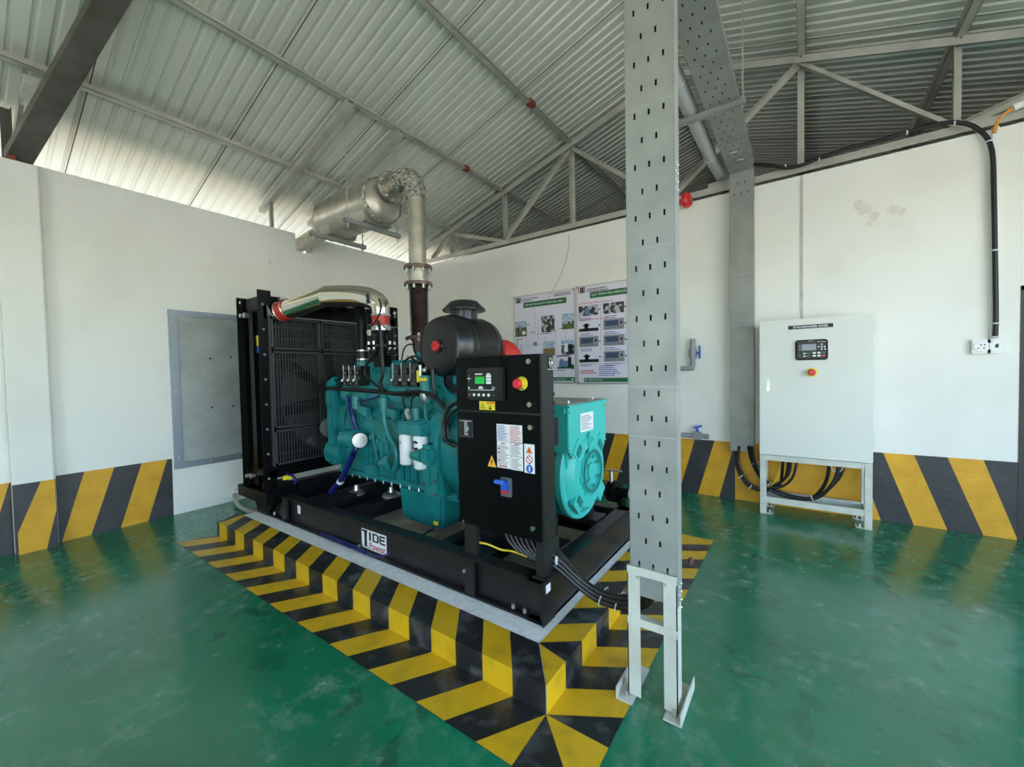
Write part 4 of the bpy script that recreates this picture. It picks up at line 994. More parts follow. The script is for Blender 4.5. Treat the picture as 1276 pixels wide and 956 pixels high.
# ================================================================== EXHAUST
ex = thing('exhaust_line', 'silver exhaust pipe with brown bellows, silencer and outlet through the wall', 'exhaust pipe', (2.395, -2.3, 1.87))
ex_x, ex_y = 2.392, -2.3
prof = [(.05, 1.875), (.088, 1.88)]
z = 1.885
while z < 2.37: prof += [(.072, z), (.098, z+.008), (.072, z+.016)]; z += .0175
prof += [(.085, 2.385), (.05, 2.39)]
part('flex_bellows', MB().lathe(prof, (ex_x, ex_y, 0), n=28), 'bel', ex, 'ribbed brown bellows')
def flange(b, c, ax, r, t=.016, nb=8, br=None):
    c = V(c); ax = V(ax).normalized(); b.cyl(c-ax*t/2, c+ax*t/2, r, n=28)
    a, u = frame_of(ax)
    for k in range(nb):
        p = c+(a*math.cos(k*2*math.pi/nb+.3)+u*math.sin(k*2*math.pi/nb+.3))*(br or r*.83); b.cyl(p-ax*.045, p+ax*.035, .014, n=6, m=1)
for z_, s_ in ((2.405, 1), (2.575, 1)):
    b = MB(); flange(b, (ex_x, ex_y, z_), Z, .145); flange(b, (ex_x, ex_y, z_+.018), Z, .14, nb=0)
    part('flange', b, ['bel', 'zinc'], ex, 'dark flange with bright bolts')
b = MB(); flange(b, (ex_x, ex_y, 1.875), Z, .13, nb=6); part('flange', b, ['bel', 'zinc'], ex)
part('spool_piece', MB().cyl((ex_x, ex_y, 2.41), (ex_x, ex_y, 2.57), .098, n=28), 'sil', ex)
part('riser_pipe', MB().cyl((ex_x, ex_y, 2.585), (ex_x, ex_y, 3.30), .088, n=32), 'sil', ex)
ez = 3.50
b = MB().tube([(ex_x, ex_y, 3.28), (ex_x, ex_y, 3.36), (ex_x-.03, ex_y, 3.45), (ex_x-.11, ex_y, 3.52), (ex_x-.21, ex_y, 3.53), (ex_x-.27, ex_y, 3.525)], .1, 20)
for v in b.bm.verts: v.co += V((random.uniform(-1, 1), random.uniform(-1, 1), random.uniform(-1, 1)))*.009
part('wrapped_elbow', b, 'foil', ex, 'elbow wrapped in crumpled foil')
mz, mx0, mx1 = 3.40, .80, 1.86
b = MB().cyl((ex_x-.25, ex_y, 3.52), (mx1+.05, ex_y, 3.50), .088, n=28)
part('inlet_pipe', b, 'sil', ex)
b = MB(); flange(b, (mx1+.16, ex_y, 3.505), X, .165, nb=10); flange(b, (mx1+.14, ex_y, 3.505), X, .165, nb=0); part('flange', b, ['sil', 'zinc'], ex, 'silver bolted inlet flange')
b = MB().lathe([(0, 0), (.19, 0), (.235, .02), (.24, .05), (.24, 1.04), (.235, 1.07), (.2, 1.10), (.12, 1.14), (0, 1.145)], (mx0, ex_y, mz), X, n=44)
mf = part('silencer', b, 'sil', ex, 'fat silver silencer drum')
b = MB().lathe([(.236, 0), (.246, .0), (.246, .05), (.236, .06)], (mx1-.04, ex_y, mz), X, n=40)
for v in b.bm.verts: v.co += V((random.uniform(-1, 1), random.uniform(-1, 1), random.uniform(-1, 1)))*.006
part('foil_band', b, 'foil', mf)
for x in (1.0, 1.68):
    part('saddle', MB().prism([(x-.09, ex_y-.17, 3.165), (x-.09, ex_y+.17, 3.165), (x-.09, ex_y+.2, 3.26), (x-.09, ex_y-.2, 3.26)], (.18, 0, 0)), 'sil', mf)
b = MB().tube([(mx0+.02, ex_y, 3.32), (.5, ex_y+.03, 3.33), (.2, ex_y+.07, 3.33), (-.35, ex_y+.13, 3.32)], .098, 24, smooth=True)
part('outlet_pipe', b, 'sil', ex)
# hangers
for i, x in enumerate((1.0, 1.68)):
    h = thing('pipe_hanger', ['galvanised strut on two rods under the silencer end beside the wall outlet', 'galvanised strut on two rods under the silencer end beside the foil-wrapped elbow'][i], 'pipe hanger', (x, ex_y, 3.12), 'silencer hangers')
    part('strut', MB().box(x-.022, x+.022, -2.66, -1.93, 3.117, 3.121).box(x-.022, x-.018, -2.66, -1.93, 3.121, 3.163).box(x+.018, x+.022, -2.66, -1.93, 3.121, 3.163), 'galv', h)
    for y in (-2.62, -1.97):
        part('threaded_rod', MB().cyl((x, y, 3.06), (x, y, roofz(x)-.055), .007, n=8), 'zinc', h)
        part('nut', MB().cyl((x, y, 3.095), (x, y, 3.112), .016, n=6).cyl((x, y, 3.168), (x, y, 3.185), .016, n=6), 'zinc', h)
for i, y in enumerate((-2.62, -1.97)):
    rl = thing('hanger_rail', ['sloping galvanised rail under the purlins, passing in front of the silencer', 'sloping galvanised rail under the purlins, half hidden behind the silencer'][i], 'hanger rail', (1.0, y, roofz(1)-.03), 'silencer hanger rails')
    part('channel', MB().chan((-.25, y, roofz(-.25)-.05), (1.82, y, roofz(1.82)-.05), .07, .06, .004), 'galvr', rl)
    part('end_post', MB().box(-.02, .02, y-.02, y+.02, 3.435, roofz(0)-.05), 'galv', rl)
# ================================================================== CABLE TRAYS
TX0, TX1, TY = 4.972, 5.176, -3.40
TD = .072
ct = thing('cable_tray', 'perforated galvanised cable tray rising from the white stand and crossing to the wall', 'cable tray', (5.07, -3.34, .61))
def perforated(b, o, u, v, w, h, pitch, z0, sw=.009, sh=.026, t=.0018):
    """sheet o..w*u..h*v with slots in rows of three and two"""
    cs = [w*(.2+.3*k) for k in range(3)]; c2 = [w*.35, w*.65]
    us = sorted({0, w, *[c+s*sw/2 for c in cs+c2 for s in (-1, 1)]})
    vs = {0, h}; k = 0; rows = []
    zz = z0
    while zz < h-.03:
        rows.append((zz, k % 2)); vs |= {zz-sh/2, zz+sh/2}; zz += pitch; k += 1
    vs = sorted(vs); o, u, v = V(o), V(u), V(v); n = u.cross(v)
    gd = [[b.bm.verts.new(o+u*i+v*j) for i in us] for j in vs]
    for j in range(len(vs)-1):
        vm = (vs[j]+vs[j+1])/2; rw = next((r for r in rows if abs(r[0]-vm) < sh/2), None)
        for i in range(len(us)-1):
            um = (us[i]+us[i+1])/2
            if rw and any(abs(um-c) < sw/2 for c in (cs if rw[1] == 0 else c2)): continue
            b._f([gd[j][i], gd[j][i+1], gd[j+1][i+1], gd[j+1][i]])
W_ = TX1-TX0; HZ = 3.60
b = MB(); perforated(b, (TX0, TY, .48), X, Z, W_, HZ-.48+.14, .1095, .145)
fp = part('perforated_face', b, 'galv', ct, smooth=False)
sol = fp.modifiers.new('thickness', 'SOLIDIFY'); sol.thickness = .0018; sol.offset = -1
b = MB()
for x in (TX0, TX1): b.box(x-.001, x+.001, TY, TY+TD, .48, HZ+.14)
b.box(TX0-.001, TX1+.001, TY+TD, TY+TD+.002, .62, HZ+.01)
b.box(TX1-.001, TX1+.004, TY-.002, TY+.03, .48, HZ)
part('side_walls', b, 'galv', ct)
b = MB()
for z in (.62, 1.51, 2.42, 3.33):
    for x in (TX0-.004, TX1+.002):
        for k in range(4): b.ball((x, TY+.02+.0*k, z-.06-k*.035), .006, n=6); b.ball((x, TY+TD-.02, z-.06-k*.035), .006, n=6)
part('joint_bolts', b, 'zinc', ct)
b = MB()
for z in (1.42, 2.02, 2.62, 1.2): b.box(TX0-.0015, TX1+.0015, TY-.0012, TY+TD*.6, z, z+.003)
part('joint_seam', b, 'plate', ct)
# horizontal run: slotted underside
YE = -.125
b = MB(); perforated(b, (TX1+.012, TY+.02, HZ), -X, Y, W_+.02, YE-.12-(TY+.02), .0985, .07)
hp = part('perforated_underside', b, 'galv', ct, smooth=False); s2 = hp.modifiers.new('thickness', 'SOLIDIFY'); s2.thickness = .0018; s2.offset = -1
b = MB()
for x in (TX0-.01, TX1+.012): b.box(x-.001, x+.001, TY, YE, HZ, HZ+.12)
b.box(TX1+.012, TX1+.03, TY, YE-.1, HZ, HZ+.012); b.box(TX0-.01, TX1+.012, TY, YE, HZ+.12, HZ+.122)
part('run_sides', b, 'galv', ct)
b = MB()
for y, o_ in ((-.62, .0), (-.42, .04)): b.tube([(TX0+.06+o_, y, HZ-.003), (TX0+.12+o_, y+.005, HZ-.004)], .004, 6)
for k in range(9): b.box(TX1+.013, TX1+.019, -1.05+k*.06 if k < 4 else -.9+k*.05, -1.04+k*.06 if k < 4 else -.89+k*.05, HZ, HZ+.05)
part('cable_ties', b, 'tie', ct)
# bend and drop on the wall
b = MB(); perforated(b, (TX0-.008, YE-.001, 3.28), X, Z, W_+.02, .33, .11, .085)
b.box(TX0-.008, TX1+.012, YE-.12, YE, HZ-.001, HZ+.001)
b2_ = part('elbow_plate', b, 'galv', ct, smooth=False)
b = MB().box(TX0-.006, TX1+.01, YE+.0, YE+.0015, .575, 3.28)
for x in (TX0-.008, TX1+.012): b.box(x-.001, x+.001, YE, -.006, .575, 3.62)
part('wall_drop', b, 'galv', ct)
b = MB()
for z in (1.05, 1.4, 1.95, 2.5): b.box(TX0-.0065, TX1+.0105, YE-.0012, YE, z, z+.004)
part('drop_seam', b, 'plate', ct)
b = MB()
for z0 in (3.2, 2.5):
    for k in range(5):
        for x in (TX0-.012, TX1+.016): b.ball((x, YE+.03, z0-.05*k), .006, n=6)
part('drop_bolts', b, 'zinc', ct)
# trapeze bar under the run, with its rod and the grey pipe lying on it
th = thing('tray_hanger', 'galvanised strut slung across under the overhead cable tray', 'tray hanger', (5, -1.46, 3.57))
b = MB().box(4.6, 5.25, -1.485, -1.481, 3.558, 3.598).box(4.6, 5.25, -1.445, -1.441, 3.558, 3.598).box(4.6, 5.25, -1.485, -1.441, 3.556, 3.56)
part('strut', b, 'galv', th)
part('threaded_rod', MB().cyl((5.228, -1.463, 3.53), (5.228, -1.463, roofz(5.228)+.08), .007, n=8), 'zinc', th)
part('threaded_rod', MB().cyl((4.63, -1.463, 3.53), (4.63, -1.463, roofz(4.63)+.08), .007, n=8), 'zinc', th)
gp = thing('drain_pipe', 'grey plastic pipe lying across the hanger next to the overhead tray', 'pipe', (4.82, -.8, 3.66))
part('pipe_run', MB().tube([(4.84, -2.6, 3.66), (4.84, -1.4, 3.66), (4.84, -.5, 3.67), (4.86, .35, 3.69)], .058, 20, smooth=False), 'lpvc', gp)
b = MB()
for y in (-1.9, -.55): b.lathe([(.059, 0), (.062, 0), (.062, .012), (.059, .012)], (4.84, y, 3.665), Y, n=20); b.box(4.838, 4.844, y, y+.008, 3.72, 3.77)
part('cable_ties', b, 'tie', gp)
# ---- white stand
st = thing('tray_stand', 'off-white steel leg frame holding up the perforated cable tray', 'stand', (5.07, -3.38, 0))
b = MB()
sx0, sx1 = 4.958, 5.176
for x, s_ in ((sx0, 1), (sx1, -1)):
    pt = MB().box(x, x+s_*.006, TY-.008, TY+.06, .012, .612, .001).box(x, x+s_*.058, TY-.008, TY-.003, .012, .612, .001)
    part('leg', pt, 'ivory', st)
part('top_rail', MB().box(sx0, sx1, TY-.012, TY-.006, .575, .612, .002).box(sx0, sx1, TY-.01, TY+.06, .606, .612, .001), 'ivory', st)
part('cross_rail', MB().box(sx0, sx1, TY-.011, TY-.006, .342, .378, .001).box(sx0, sx1, TY-.008, TY+.03, .372, .378, .001), 'ivory', st)
for x, s_ in ((sx0, -1), (sx1, 1)):
    x0 = x-.04 if s_ < 0 else x-.05
    b = MB().box(x0, x0+.075, TY-.06, TY+.2, .0035, .010, .001)
    b.box(x0 if s_ < 0 else x0+.069, x0+.006 if s_ < 0 else x0+.075, TY-.06, TY+.2, .008, .06, .001)
    f = part('foot_plate', b, 'ivory', st)
    part('anchor_bolt', MB().cyl((x0+.038, TY-.025, .01), (x0+.038, TY-.025, .035), .009, n=8).cyl((x0+.038, TY-.025, .01), (x0+.038, TY-.025, .02), .016, n=6), 'zinc', f)
b = MB()
for x in (sx0+.05, sx1-.05): b.cyl((x, TY-.012, .565), (x, TY+.05, .565), .008, n=8)
part('clamp_bolts', b, 'zinc', st)
# ---- power cables from the panel into the tray
pc_ = thing('power_cable_bundle', 'thick black cable bundle sagging from the control panel into the perforated tray', 'cable bundle', (4.75, -3.2, .2))
for k in range(9):
    dy = (k % 3)*.034; dz = (k//3)*.03
    cbl = MB().tube([(4.36, -3.26+dy*.6, .445+dz), (4.48, -3.24+dy*.6, .415+dz)] + [PY(yy+dy*f, xx, zz)+Z*dz*.8 for xx, zz, yy, f in ((722, 731, -3.22, .7), (748, 749, -3.22, .8), (778, 757, -3.23, .8), (806, 753, -3.26, .6))] + [(5.03+.012*k, -3.35+dy*.25, .52), (5.0+.018*k, -3.365+dy*.25, .68), (5.0+.018*k, -3.365, .9), (5.0+.018*k, -3.365, 2.2), (5.0+.018*k, -3.365, 3.45), (5.0+.018*k, -3.33, 3.59), (5.0+.018*k, -3.2, 3.625), (5.0+.018*k, -3.0, 3.625), (5.0+.018*k, -1.7, 3.625), (5.0+.018*k, -.4, 3.625), (5.0+.018*k, -.16, 3.632), (5.0+.018*k, -.085, 3.58), (5.0+.018*k, -.075, 3.5), (5.0+.018*k, -.08, 3.2), (5.0+.018*k, -.08, 2), (5.0+.018*k, -.08, .6)], .0165, 10)
    part('cable', cbl, 'rub', pc_)
b = MB()
for (x, y) in ((752, 744), (772, 750)):
    p = PY(-3.19, x, y); b.lathe([(.052, -.003), (.055, 0), (.052, .003)], p, (.9, -.05, -.25), n=18)
b.box(4.5, 4.51, -3.26, -3.25, .43, .475)
part('cable_ties', b, 'tie', pc_)
# ================================================================== SYNCHRONISING CABINET
KX0, KX1, KF, KB = 5.26, 6.128, -.37, -.06
cb = thing('control_cabinet', 'light grey synchronizer cabinet on white legs against the striped wall', 'cabinet', (5.69, -.2, 0))
KZ0, KZ1 = .605, 1.953
part('cabinet_body', MB().box(KX0, KX1, KF+.02, KB, KZ0, KZ1, .006), 'cab', cb)
kd = part('cabinet_door', MB().box(KX0-.002, KX1+.002, KF, KF+.018, KZ0+.004, KZ1-.002, .004), 'cab', cb)
part('door_latch', MB().box(5.318, 5.346, KF-.006, KF, 1.25, 1.36, .004).box(5.326, 5.338, KF-.009, KF-.005, 1.29, 1.345, .002).cyl((5.332, KF-.006, 1.272), (5.332, KF-.01, 1.272), .006, n=12), 'zinc', kd, 'small chrome latch')
b = MB()
for z in (.75, 1.8): b.box(KX1+.002, KX1+.012, KF+.01, KF+.03, z, z+.12)
part('door_hinge', b, 'cab', kd)
o = PY(KF-.0005, 982.5, 414.8); w_ = .342
b = MB().dec((5.50, KF-.0005, 1.853), X, Z, .345, .036, .003, 0)
glyphs('SYNCHRONIZER PANEL', (5.538, KF-.0036, 1.8605), X, Z, .272, .021, b, 1, bold=.012)
part('nameplate', b, ['black', 'wht'], kd, 'black strip lettered SYNCHRONIZER PANEL')
x0, x1, z0, z1 = 5.558, 5.806, 1.552, 1.745
b = MB().box(x0-.016, x1+.02, KF-.0035, KF, z0-.018, z1+.014, .001, 4)
b.box(x0, x1, KF-.024, KF-.003, z0, z1, .012, 0)
b.box(x0+.048, x0+.16, KF-.0255, KF-.023, z0+.092, z0+.15, 0, 1)
b.box(x0+.026, x0+.042, KF-.0255, KF-.023, z0+.122, z0+.146, 0, 2).box(x0+.026, x0+.042, KF-.0255, KF-.023, z0+.092, z0+.116, 0, 2)
for dx, dz in ((.0, .022), (0, -.022), (.022, 0), (-.022, 0), (0, 0), (.026, -.024)): b.box(x0+.196+dx, x0+.208+dx, KF-.026, KF-.023, z0+.118+dz, z0+.128+dz, 0, 3)
for i in range(2):
    for k in range(2): b.box(x0+.134+k*.036, x0+.158+k*.036, KF-.026, KF-.023, z0+.032+i*.027, z0+.046+i*.027, 0, 3)
    b.box(x0+.205, x0+.228, KF-.026, KF-.023, z0+.032+i*.027, z0+.046+i*.027, 0, 5 if i else 6)
    b.box(x0+.062, x0+.076, KF-.026, KF-.023, z0+.032+i*.026, z0+.044+i*.026, 0, 3).box(x0+.096, x0+.112, KF-.026, KF-.023, z0+.032+i*.026, z0+.044+i*.026, 0, 5)
    b.box(x0+.076, x0+.096, KF-.0255, KF-.023, z0+.037+i*.026, z0+.039+i*.026, 0, 3)
b.box(x0+.024, x0+.042, KF-.026, KF-.023, z0+.04, z0+.056, 0, 5)
scribble(b, (x0+.17, KF-.0245, z1-.027), X, Z, .062, .008, 1, 3, short=.1); scribble(b, (x0+.1, KF-.0245, z1-.018), X, Z, .045, .006, 1, 3, short=.1)
part('controller', b, ['rub', 'glcd', 'gry', 'wht', 'cab', 'pgrn', 'redk'], kd, 'black controller with grey screen and rows of buttons')
c_ = PY(KF, 1011.5, 464)
b = MB().cyl((c_.x, KF, c_.z), (c_.x, KF-.008, c_.z), .046, n=8, m=0).cyl((c_.x, KF-.008, c_.z), (c_.x, KF-.03, c_.z), .026, n=20, m=0)
b.lathe([(0, .064), (.022, .062), (.03, .054), (.032, .042), (.026, .03), (.014, .028)], (c_.x, KF, c_.z), -Y, n=24, m=1)
part('emergency_stop', b, ['yelp', 'redk'], kd, 'red stop button on a yellow octagon')
for x, s_ in ((KX0, 1), (KX1, -1)):
    for y in (KF+.005, KB-.05):
        part('leg', MB().box(x, x+s_*.055, y, y+.045, .0, KZ0, .003), 'ivory', cb)
        part('foot_bracket', MB().box(x+s_*.055, x+s_*.115, y+.002, y+.04, .002, .009).box(x+s_*.11, x+s_*.115, y+.002, y+.04, .002, .035).cyl((x+s_*.085, y+.02, .008), (x+s_*.085, y+.02, .04), .009, n=8), 'ivory', cb)
part('top_rail', MB().box(KX0+.055, KX1-.055, KF+.008, KF+.045, KZ0-.055, KZ0-.002, .002).box(KX0+.055, KX1-.055, KB-.045, KB-.008, KZ0-.055, KZ0-.002, .002), 'ivory', cb)
part('lower_rail', MB().box(KX0+.05, KX1-.05, KF+.01, KF+.045, .115, .175, .003).box(KX0+.05, KX1-.05, KB-.05, KB-.01, .115, .175, .003).box(KX0+.02, KX0+.05, KF+.04, KB-.04, .115, .17).box(KX1-.05, KX1-.02, KF+.04, KB-.04, .115, .17), 'ivory', cb)
sb = thing('cabinet_cable_loops', 'black cables looping from the wall tray into the bottom of the grey cabinet', 'cable bundle', (5.3, -.15, .2))
def cabl(pts, y, r=.014, m='rub', nm='cable'):
    part(nm, MB().tube([PY(q_[2] if len(q_) > 2 else y, q_[0], q_[1]) for q_ in pts], r, 10), m, sb)
cabl([(917, 556), (917, 575), (922, 592), (932, 605), (946, 611), (960, 611), (972, 603), (975, 585), (976, 562)], -.10)
cabl([(921, 556), (920, 575), (926, 592), (936, 604), (950, 610), (964, 606), (978, 596), (982, 580), (983, 562)], -.13)
cabl([(933, 556), (936, 572), (943, 588), (952, 600), (965, 612), (985, 620), (1008, 622), (1022, 612), (1031, 595), (1035, 566)], -.14, .016)
cabl([(936, 556), (939, 571), (947, 588), (958, 603), (975, 614), (1000, 621), (1018, 620), (1038, 604), (1049, 588), (1053, 566)], -.18, .016)
cabl([(958, 610), (978, 618), (1000, 622), (1016, 621), (1030, 612), (1043, 592), (1045, 566)], -.21, .016)
cabl([(956, 606), (970, 602), (982, 592), (986, 575), (987, 562)], -.2, .012)
cabl([(958, 608), (975, 606), (987, 596), (992, 580), (993, 562)], -.22, .012)
part('earth_wire', MB().tube([PY(-.22, *q_) for q_ in ((957, 607), (964, 602), (969, 593), (971, 586))], .005, 6), 'ywire', sb)
part('red_white_wires', MB().tube([PY(-.2, *q_) for q_ in ((1032, 570), (1039, 588), (1046, 575), (1050, 566))], .004, 6).tube([PY(-.2, *q_) for q_ in ((1041, 594), (1050, 584), (1057, 572))], .004, 6), 'wht', sb)
b = MB()
for q_, d in (((923, 594, -.14), (1, 0, -1)), ((935, 607, -.14), (1, 0, -.6)), ((941, 577, -.16), (.5, 0, -1)), ((1012, 621, -.22), (1, 0, .4)), ((958, 603, -.2), (1, 0, -1))):
    p = PY(q_[2], q_[0], q_[1]); b.lathe([(.028, -.004), (.032, 0), (.028, .004)], p, d, n=16)
part('cable_ties', b, 'tie', sb)
# ================================================================== POSTERS
def poster(x0, x1, z0, z1, label, kind):
    t = thing('wall_poster', label, 'poster', ((x0+x1)/2, 0, z0), 'posters on the end wall')
    part('board', MB().box(x0+.008, x1-.008, -.012, 0, z0+.008, z1-.008), 'post', t)
    fr = MB()
    for a in ((x0, x0+.014, z0, z1), (x1-.014, x1, z0, z1), (x0, x1, z0, z0+.014), (x0, x1, z1-.014, z1)): fr.box(a[0], a[1], -.02, 0, a[2], a[3], .003)
    part('frame', fr, 'zinc', t)
    cs = MB()
    for x in (x0+.02, x1-.02):
        for z_ in (z0+.02, z1-.02): cs.ball((x, -.02, z_), .011, n=8)
    part('corner_screws', cs, 'gry', t)
    w, h = x1-x0, z1-z0
    D = lambda b, u, v, ww, hh, m=0, d=.0122: b.dec((x0+u*w, -d, z0+v*h), X, Z, ww*w, hh*h, .001, m)
    return t, D, w, h
t, D, w, h = poster(1.985, 3.03, 1.318, 2.648, 'lilac poster with five landscape photos, partly behind the black control panel', 0)
x0, z0 = 1.985, 1.318
b = MB(); D(b, .17, .855, .70, .062, 0); glyphs('GIỚI THIỆU TỔNG QUAN DỰ ÁN ĐIỆN NĂNG LƯỢNG', (x0+.2*w, -.0135, z0+.873*h), X, Z, .62*w, .03*h, b, 1)
part('title_banner', b, ['pgrn', 'wht'], t, 'dark green banner with pale lettering')
b = MB()
for u, ww in ((.035, .012), (.06, .02), (.088, .02), (.12, .012)): D(b, u, .918, ww, .062, 0)
D(b, .07, .93, .03, .02, 0)
part('logo_mark', b, 'black', t)
b = MB(); scribble(b, (x0+.15*w, -.0124, z0+.925*h), X, Z, .28*w, .04*h, 2, 0, short=.5); scribble(b, (x0+.68*w, -.0124, z0+.935*h), X, Z, .28*w, .04*h, 2, 0)
for u, v, ww in ((.03, .50, .16), (.2, .655, .1), (.27, .565, .12), (.44, .54, .18), (.76, .58, .2), (.46, .285, .16), (.72, .29, .24), (.70, .13, .2)): scribble(b, (x0+u*w, -.0124, z0+v*h), X, Z, ww*w, .016*h, 1, 0, short=.3)
scribble(b, (x0+.03*w, -.0124, z0+.42*h), X, Z, .06*w, .08*h, 6, 1, short=.7)
for u in (.105, .135): D(b, u, .28, .006, .17, 2)
for u, v, ww, hh in ((.21, .3, .004, .25), (.21, .55, .2, .003), (.41, .42, .004, .3), (.21, .42, .2, .003), (.27, .4, .003, .1), (.33, .42, .06, .04), (.52, .4, .003, .12), (.7, .3, .003, .28), (.85, .4, .003, .18), (.36, .55, .003, .3)): D(b, u, v, ww, hh, 3, .0121)
part('fine_print', b, ['ink', 'pgrn', 'bink', 'gink'], t)
for u, v, ww, hh, sky, land in ((.02, .535, .2, .175, .4, 'grass_p'), (.47, .56, .21, .18, 0, 'tree_p'), (.80, .575, .18, .165, .5, 'tree_p'), (.49, .305, .19, .155, .5, 'earth_p'), (.78, .305, .2, .155, .35, 'room_p')):
    b = MB(); D(b, u, v, ww, hh*(1-sky), 1); 
    if sky: D(b, u, v+hh*(1-sky), ww, hh*sky, 0)
    if land == 'tree_p' and sky: D(b, u, v, ww, hh*.35, 2, .0128)
    if land == 'room_p': D(b, u+.05, v+.03, .05, .09, 3, .0128); D(b, u+.11, v+.02, .06, .09, 4, .0128)
    if land == 'grass_p': D(b, u+.04, v+.06, .06, .05, 5, .0128); D(b, u+.12, v+.02, .06, .04, 3, .0128)
    part('photo_print', b, ['sky_p', land, 'grass_p', 'wht', 'black', 'tree_p'], t)
b = MB(); D(b, .71, .155, .25, .02, 1); D(b, .74, .17, .14, .07, 0); D(b, .76, .24, .05, .02, 0); D(b, .88, .17, .05, .11, 3); D(b, .70, .285, .2, .01, 2); D(b, .93, .15, .04, .05, 1)
part('generator_print', b, ['blu_p', 'pgrn', 'gry', 'black'], t)
b = MB(); D(b, .02, .025, .96, .04, 0); glyphs('Trạm điện công suất lớn', (x0+.55*w, -.0135, z0+.034*h), X, Z, .3*w, .022*h, b, 1); D(b, .93, .036, .03, .014, 1, .0135)
part('footer_strip', b, ['pgrn', 'wht'], t)
t, D, w, h = poster(3.05, 4.12, 1.308, 2.66, 'lilac poster with a grid of small controller photos, beside the perforated tray', 1)
x0, z0 = 3.05, 1.308
b = MB(); D(b, .19, .862, .78, .062, 0); glyphs('QUY TRÌNH VẬN HÀNH HỆ MÁY PHÁT ĐIỆN', (x0+.21*w, -.0135, z0+.878*h), X, Z, .74*w, .034*h, b, 1)
part('title_banner', b, ['pgrn', 'wht'], t, 'dark green banner with pale lettering')
b = MB()
for u, ww, m in ((.03, .012, 1), (.055, .02, 0), (.08, .025, 0), (.115, .01, 0)): D(b, u, .925, ww, .06, m)
part('logo_mark', b, ['black', 'rink'], t)
b = MB(); scribble(b, (x0+.15*w, -.0124, z0+.925*h), X, Z, .32*w, .04*h, 2, 0, short=.4)
for v in (.81, .645): scribble(b, (x0+.03*w, -.0124, z0+v*h), X, Z, .5*w, .014*h, 1, 1)
scribble(b, (x0+.02*w, -.0124, z0+.66*h), X, Z, .05*w, .06*h, 4, 2, short=.6)
for r in range(4):
    for c in range(3): scribble(b, (x0+(.05+.33*c)*w, -.0124, z0+(.64-r*.155)*h), X, Z, .22*w, .034*h, 2, 3, short=.5)
for u, v, ww, hh in ((.02, .06, .96, .003), (.02, .20, .96, .003), (.02, .06, .003, .14), (.68, .06, .003, .14), (.33, .2, .003, .6), (.66, .2, .003, .6)): D(b, u, v, ww, hh, 4, .0121)
scribble(b, (x0+.04*w, -.0124, z0+.1*h), X, Z, .22*w, .045*h, 2, 1, short=.2); scribble(b, (x0+.3*w, -.0124, z0+.075*h), X, Z, .3*w, .115*h, 6, 3); scribble(b, (x0+.72*w, -.0124, z0+.09*h), X, Z, .24*w, .06*h, 3, 1)
part('fine_print', b, ['ink', 'rink', 'pgrn', 'bink', 'gink'], t)
kinds = [['room', 'room', 'room'], ['man', 'dev', 'dark'], ['dev', 'dev', 'lit'], ['man', 'dev', 'scr']]
for r in range(4):
    for c in range(3):
        u, v, ww, hh = .03+.335*c, .69-r*.157, .27, .105
        b = MB(); k = kinds[r][c]
        D(b, u, v, ww, hh, {'room': 0, 'man': 1, 'dev': 2, 'dark': 3, 'lit': 3, 'scr': 2}[k])
        if k == 'man': D(b, u, v, ww, hh*.3, 3, .0128); D(b, u+.08, v+.02, .05, .06, 3, .0128); D(b, u+.06, v+.055, .09, .015, 3, .0128)
        if k == 'dev': D(b, u+.025, v+.035, .17, .055, 4, .0128); [D(b, u+.03+.04*i, v+.012, .014, .01, 3, .0128) for i in range(6)]; D(b, u+.22, v+.05, .025, .025, 3, .0128)
        if k == 'dark': D(b, u+.1, v+.055, .08, .03, 5, .0128)
        if k == 'lit': D(b, u+.08, v+.055, .1, .035, 6, .0128); [D(b, u+.04+.045*i, v+.015, .012, .008, 5, .0128) for i in range(5)]
        if k == 'scr': D(b, u+.025, v+.04, .2, .055, 3, .0128); [D(b, u+.03+.04*i, v+.012, .014, .01, 3, .0128) for i in range(6)]
        if k == 'room': D(b, u+.09, v+.01, .06, .07, 7, .0128)
        part('photo_print', b, ['room_p', 'post', 'gr_p', 'black', 'scr_p', 'wht', 'lcd', 'blu_p' if c == 0 else 'tree_p'], t)
b = MB()
for r in range(4):
    for c in range(2): D(b, .305+.335*c, .735-r*.157, .02, .016, 0)
part('flow_arrows', b, 'pgrn', t)
b = MB(); D(b, .09, .02, .89, .038, 0); D(b, .105, .031, .018, .016, 1, .0135); glyphs('Năng lượng xanh', (x0+.15*w, -.0135, z0+.029*h), X, Z, .2*w, .022*h, b, 1); glyphs('Vận hành an toàn', (x0+.7*w, -.0135, z0+.029*h), X, Z, .22*w, .022*h, b, 1)
part('footer_strip', b, ['pgrn', 'wht'], t)
solo('thin_wire', MB().tube([PY(-.012, *q_) for q_ in ((709, 292), (708, 312), (699, 342), (684, 370), (674, 383))], .0022, 6), 'gry', 'thin dark wire dangling down the wall over the lilac posters', 'wire', tuple(PY(-.012, 709, 292)))
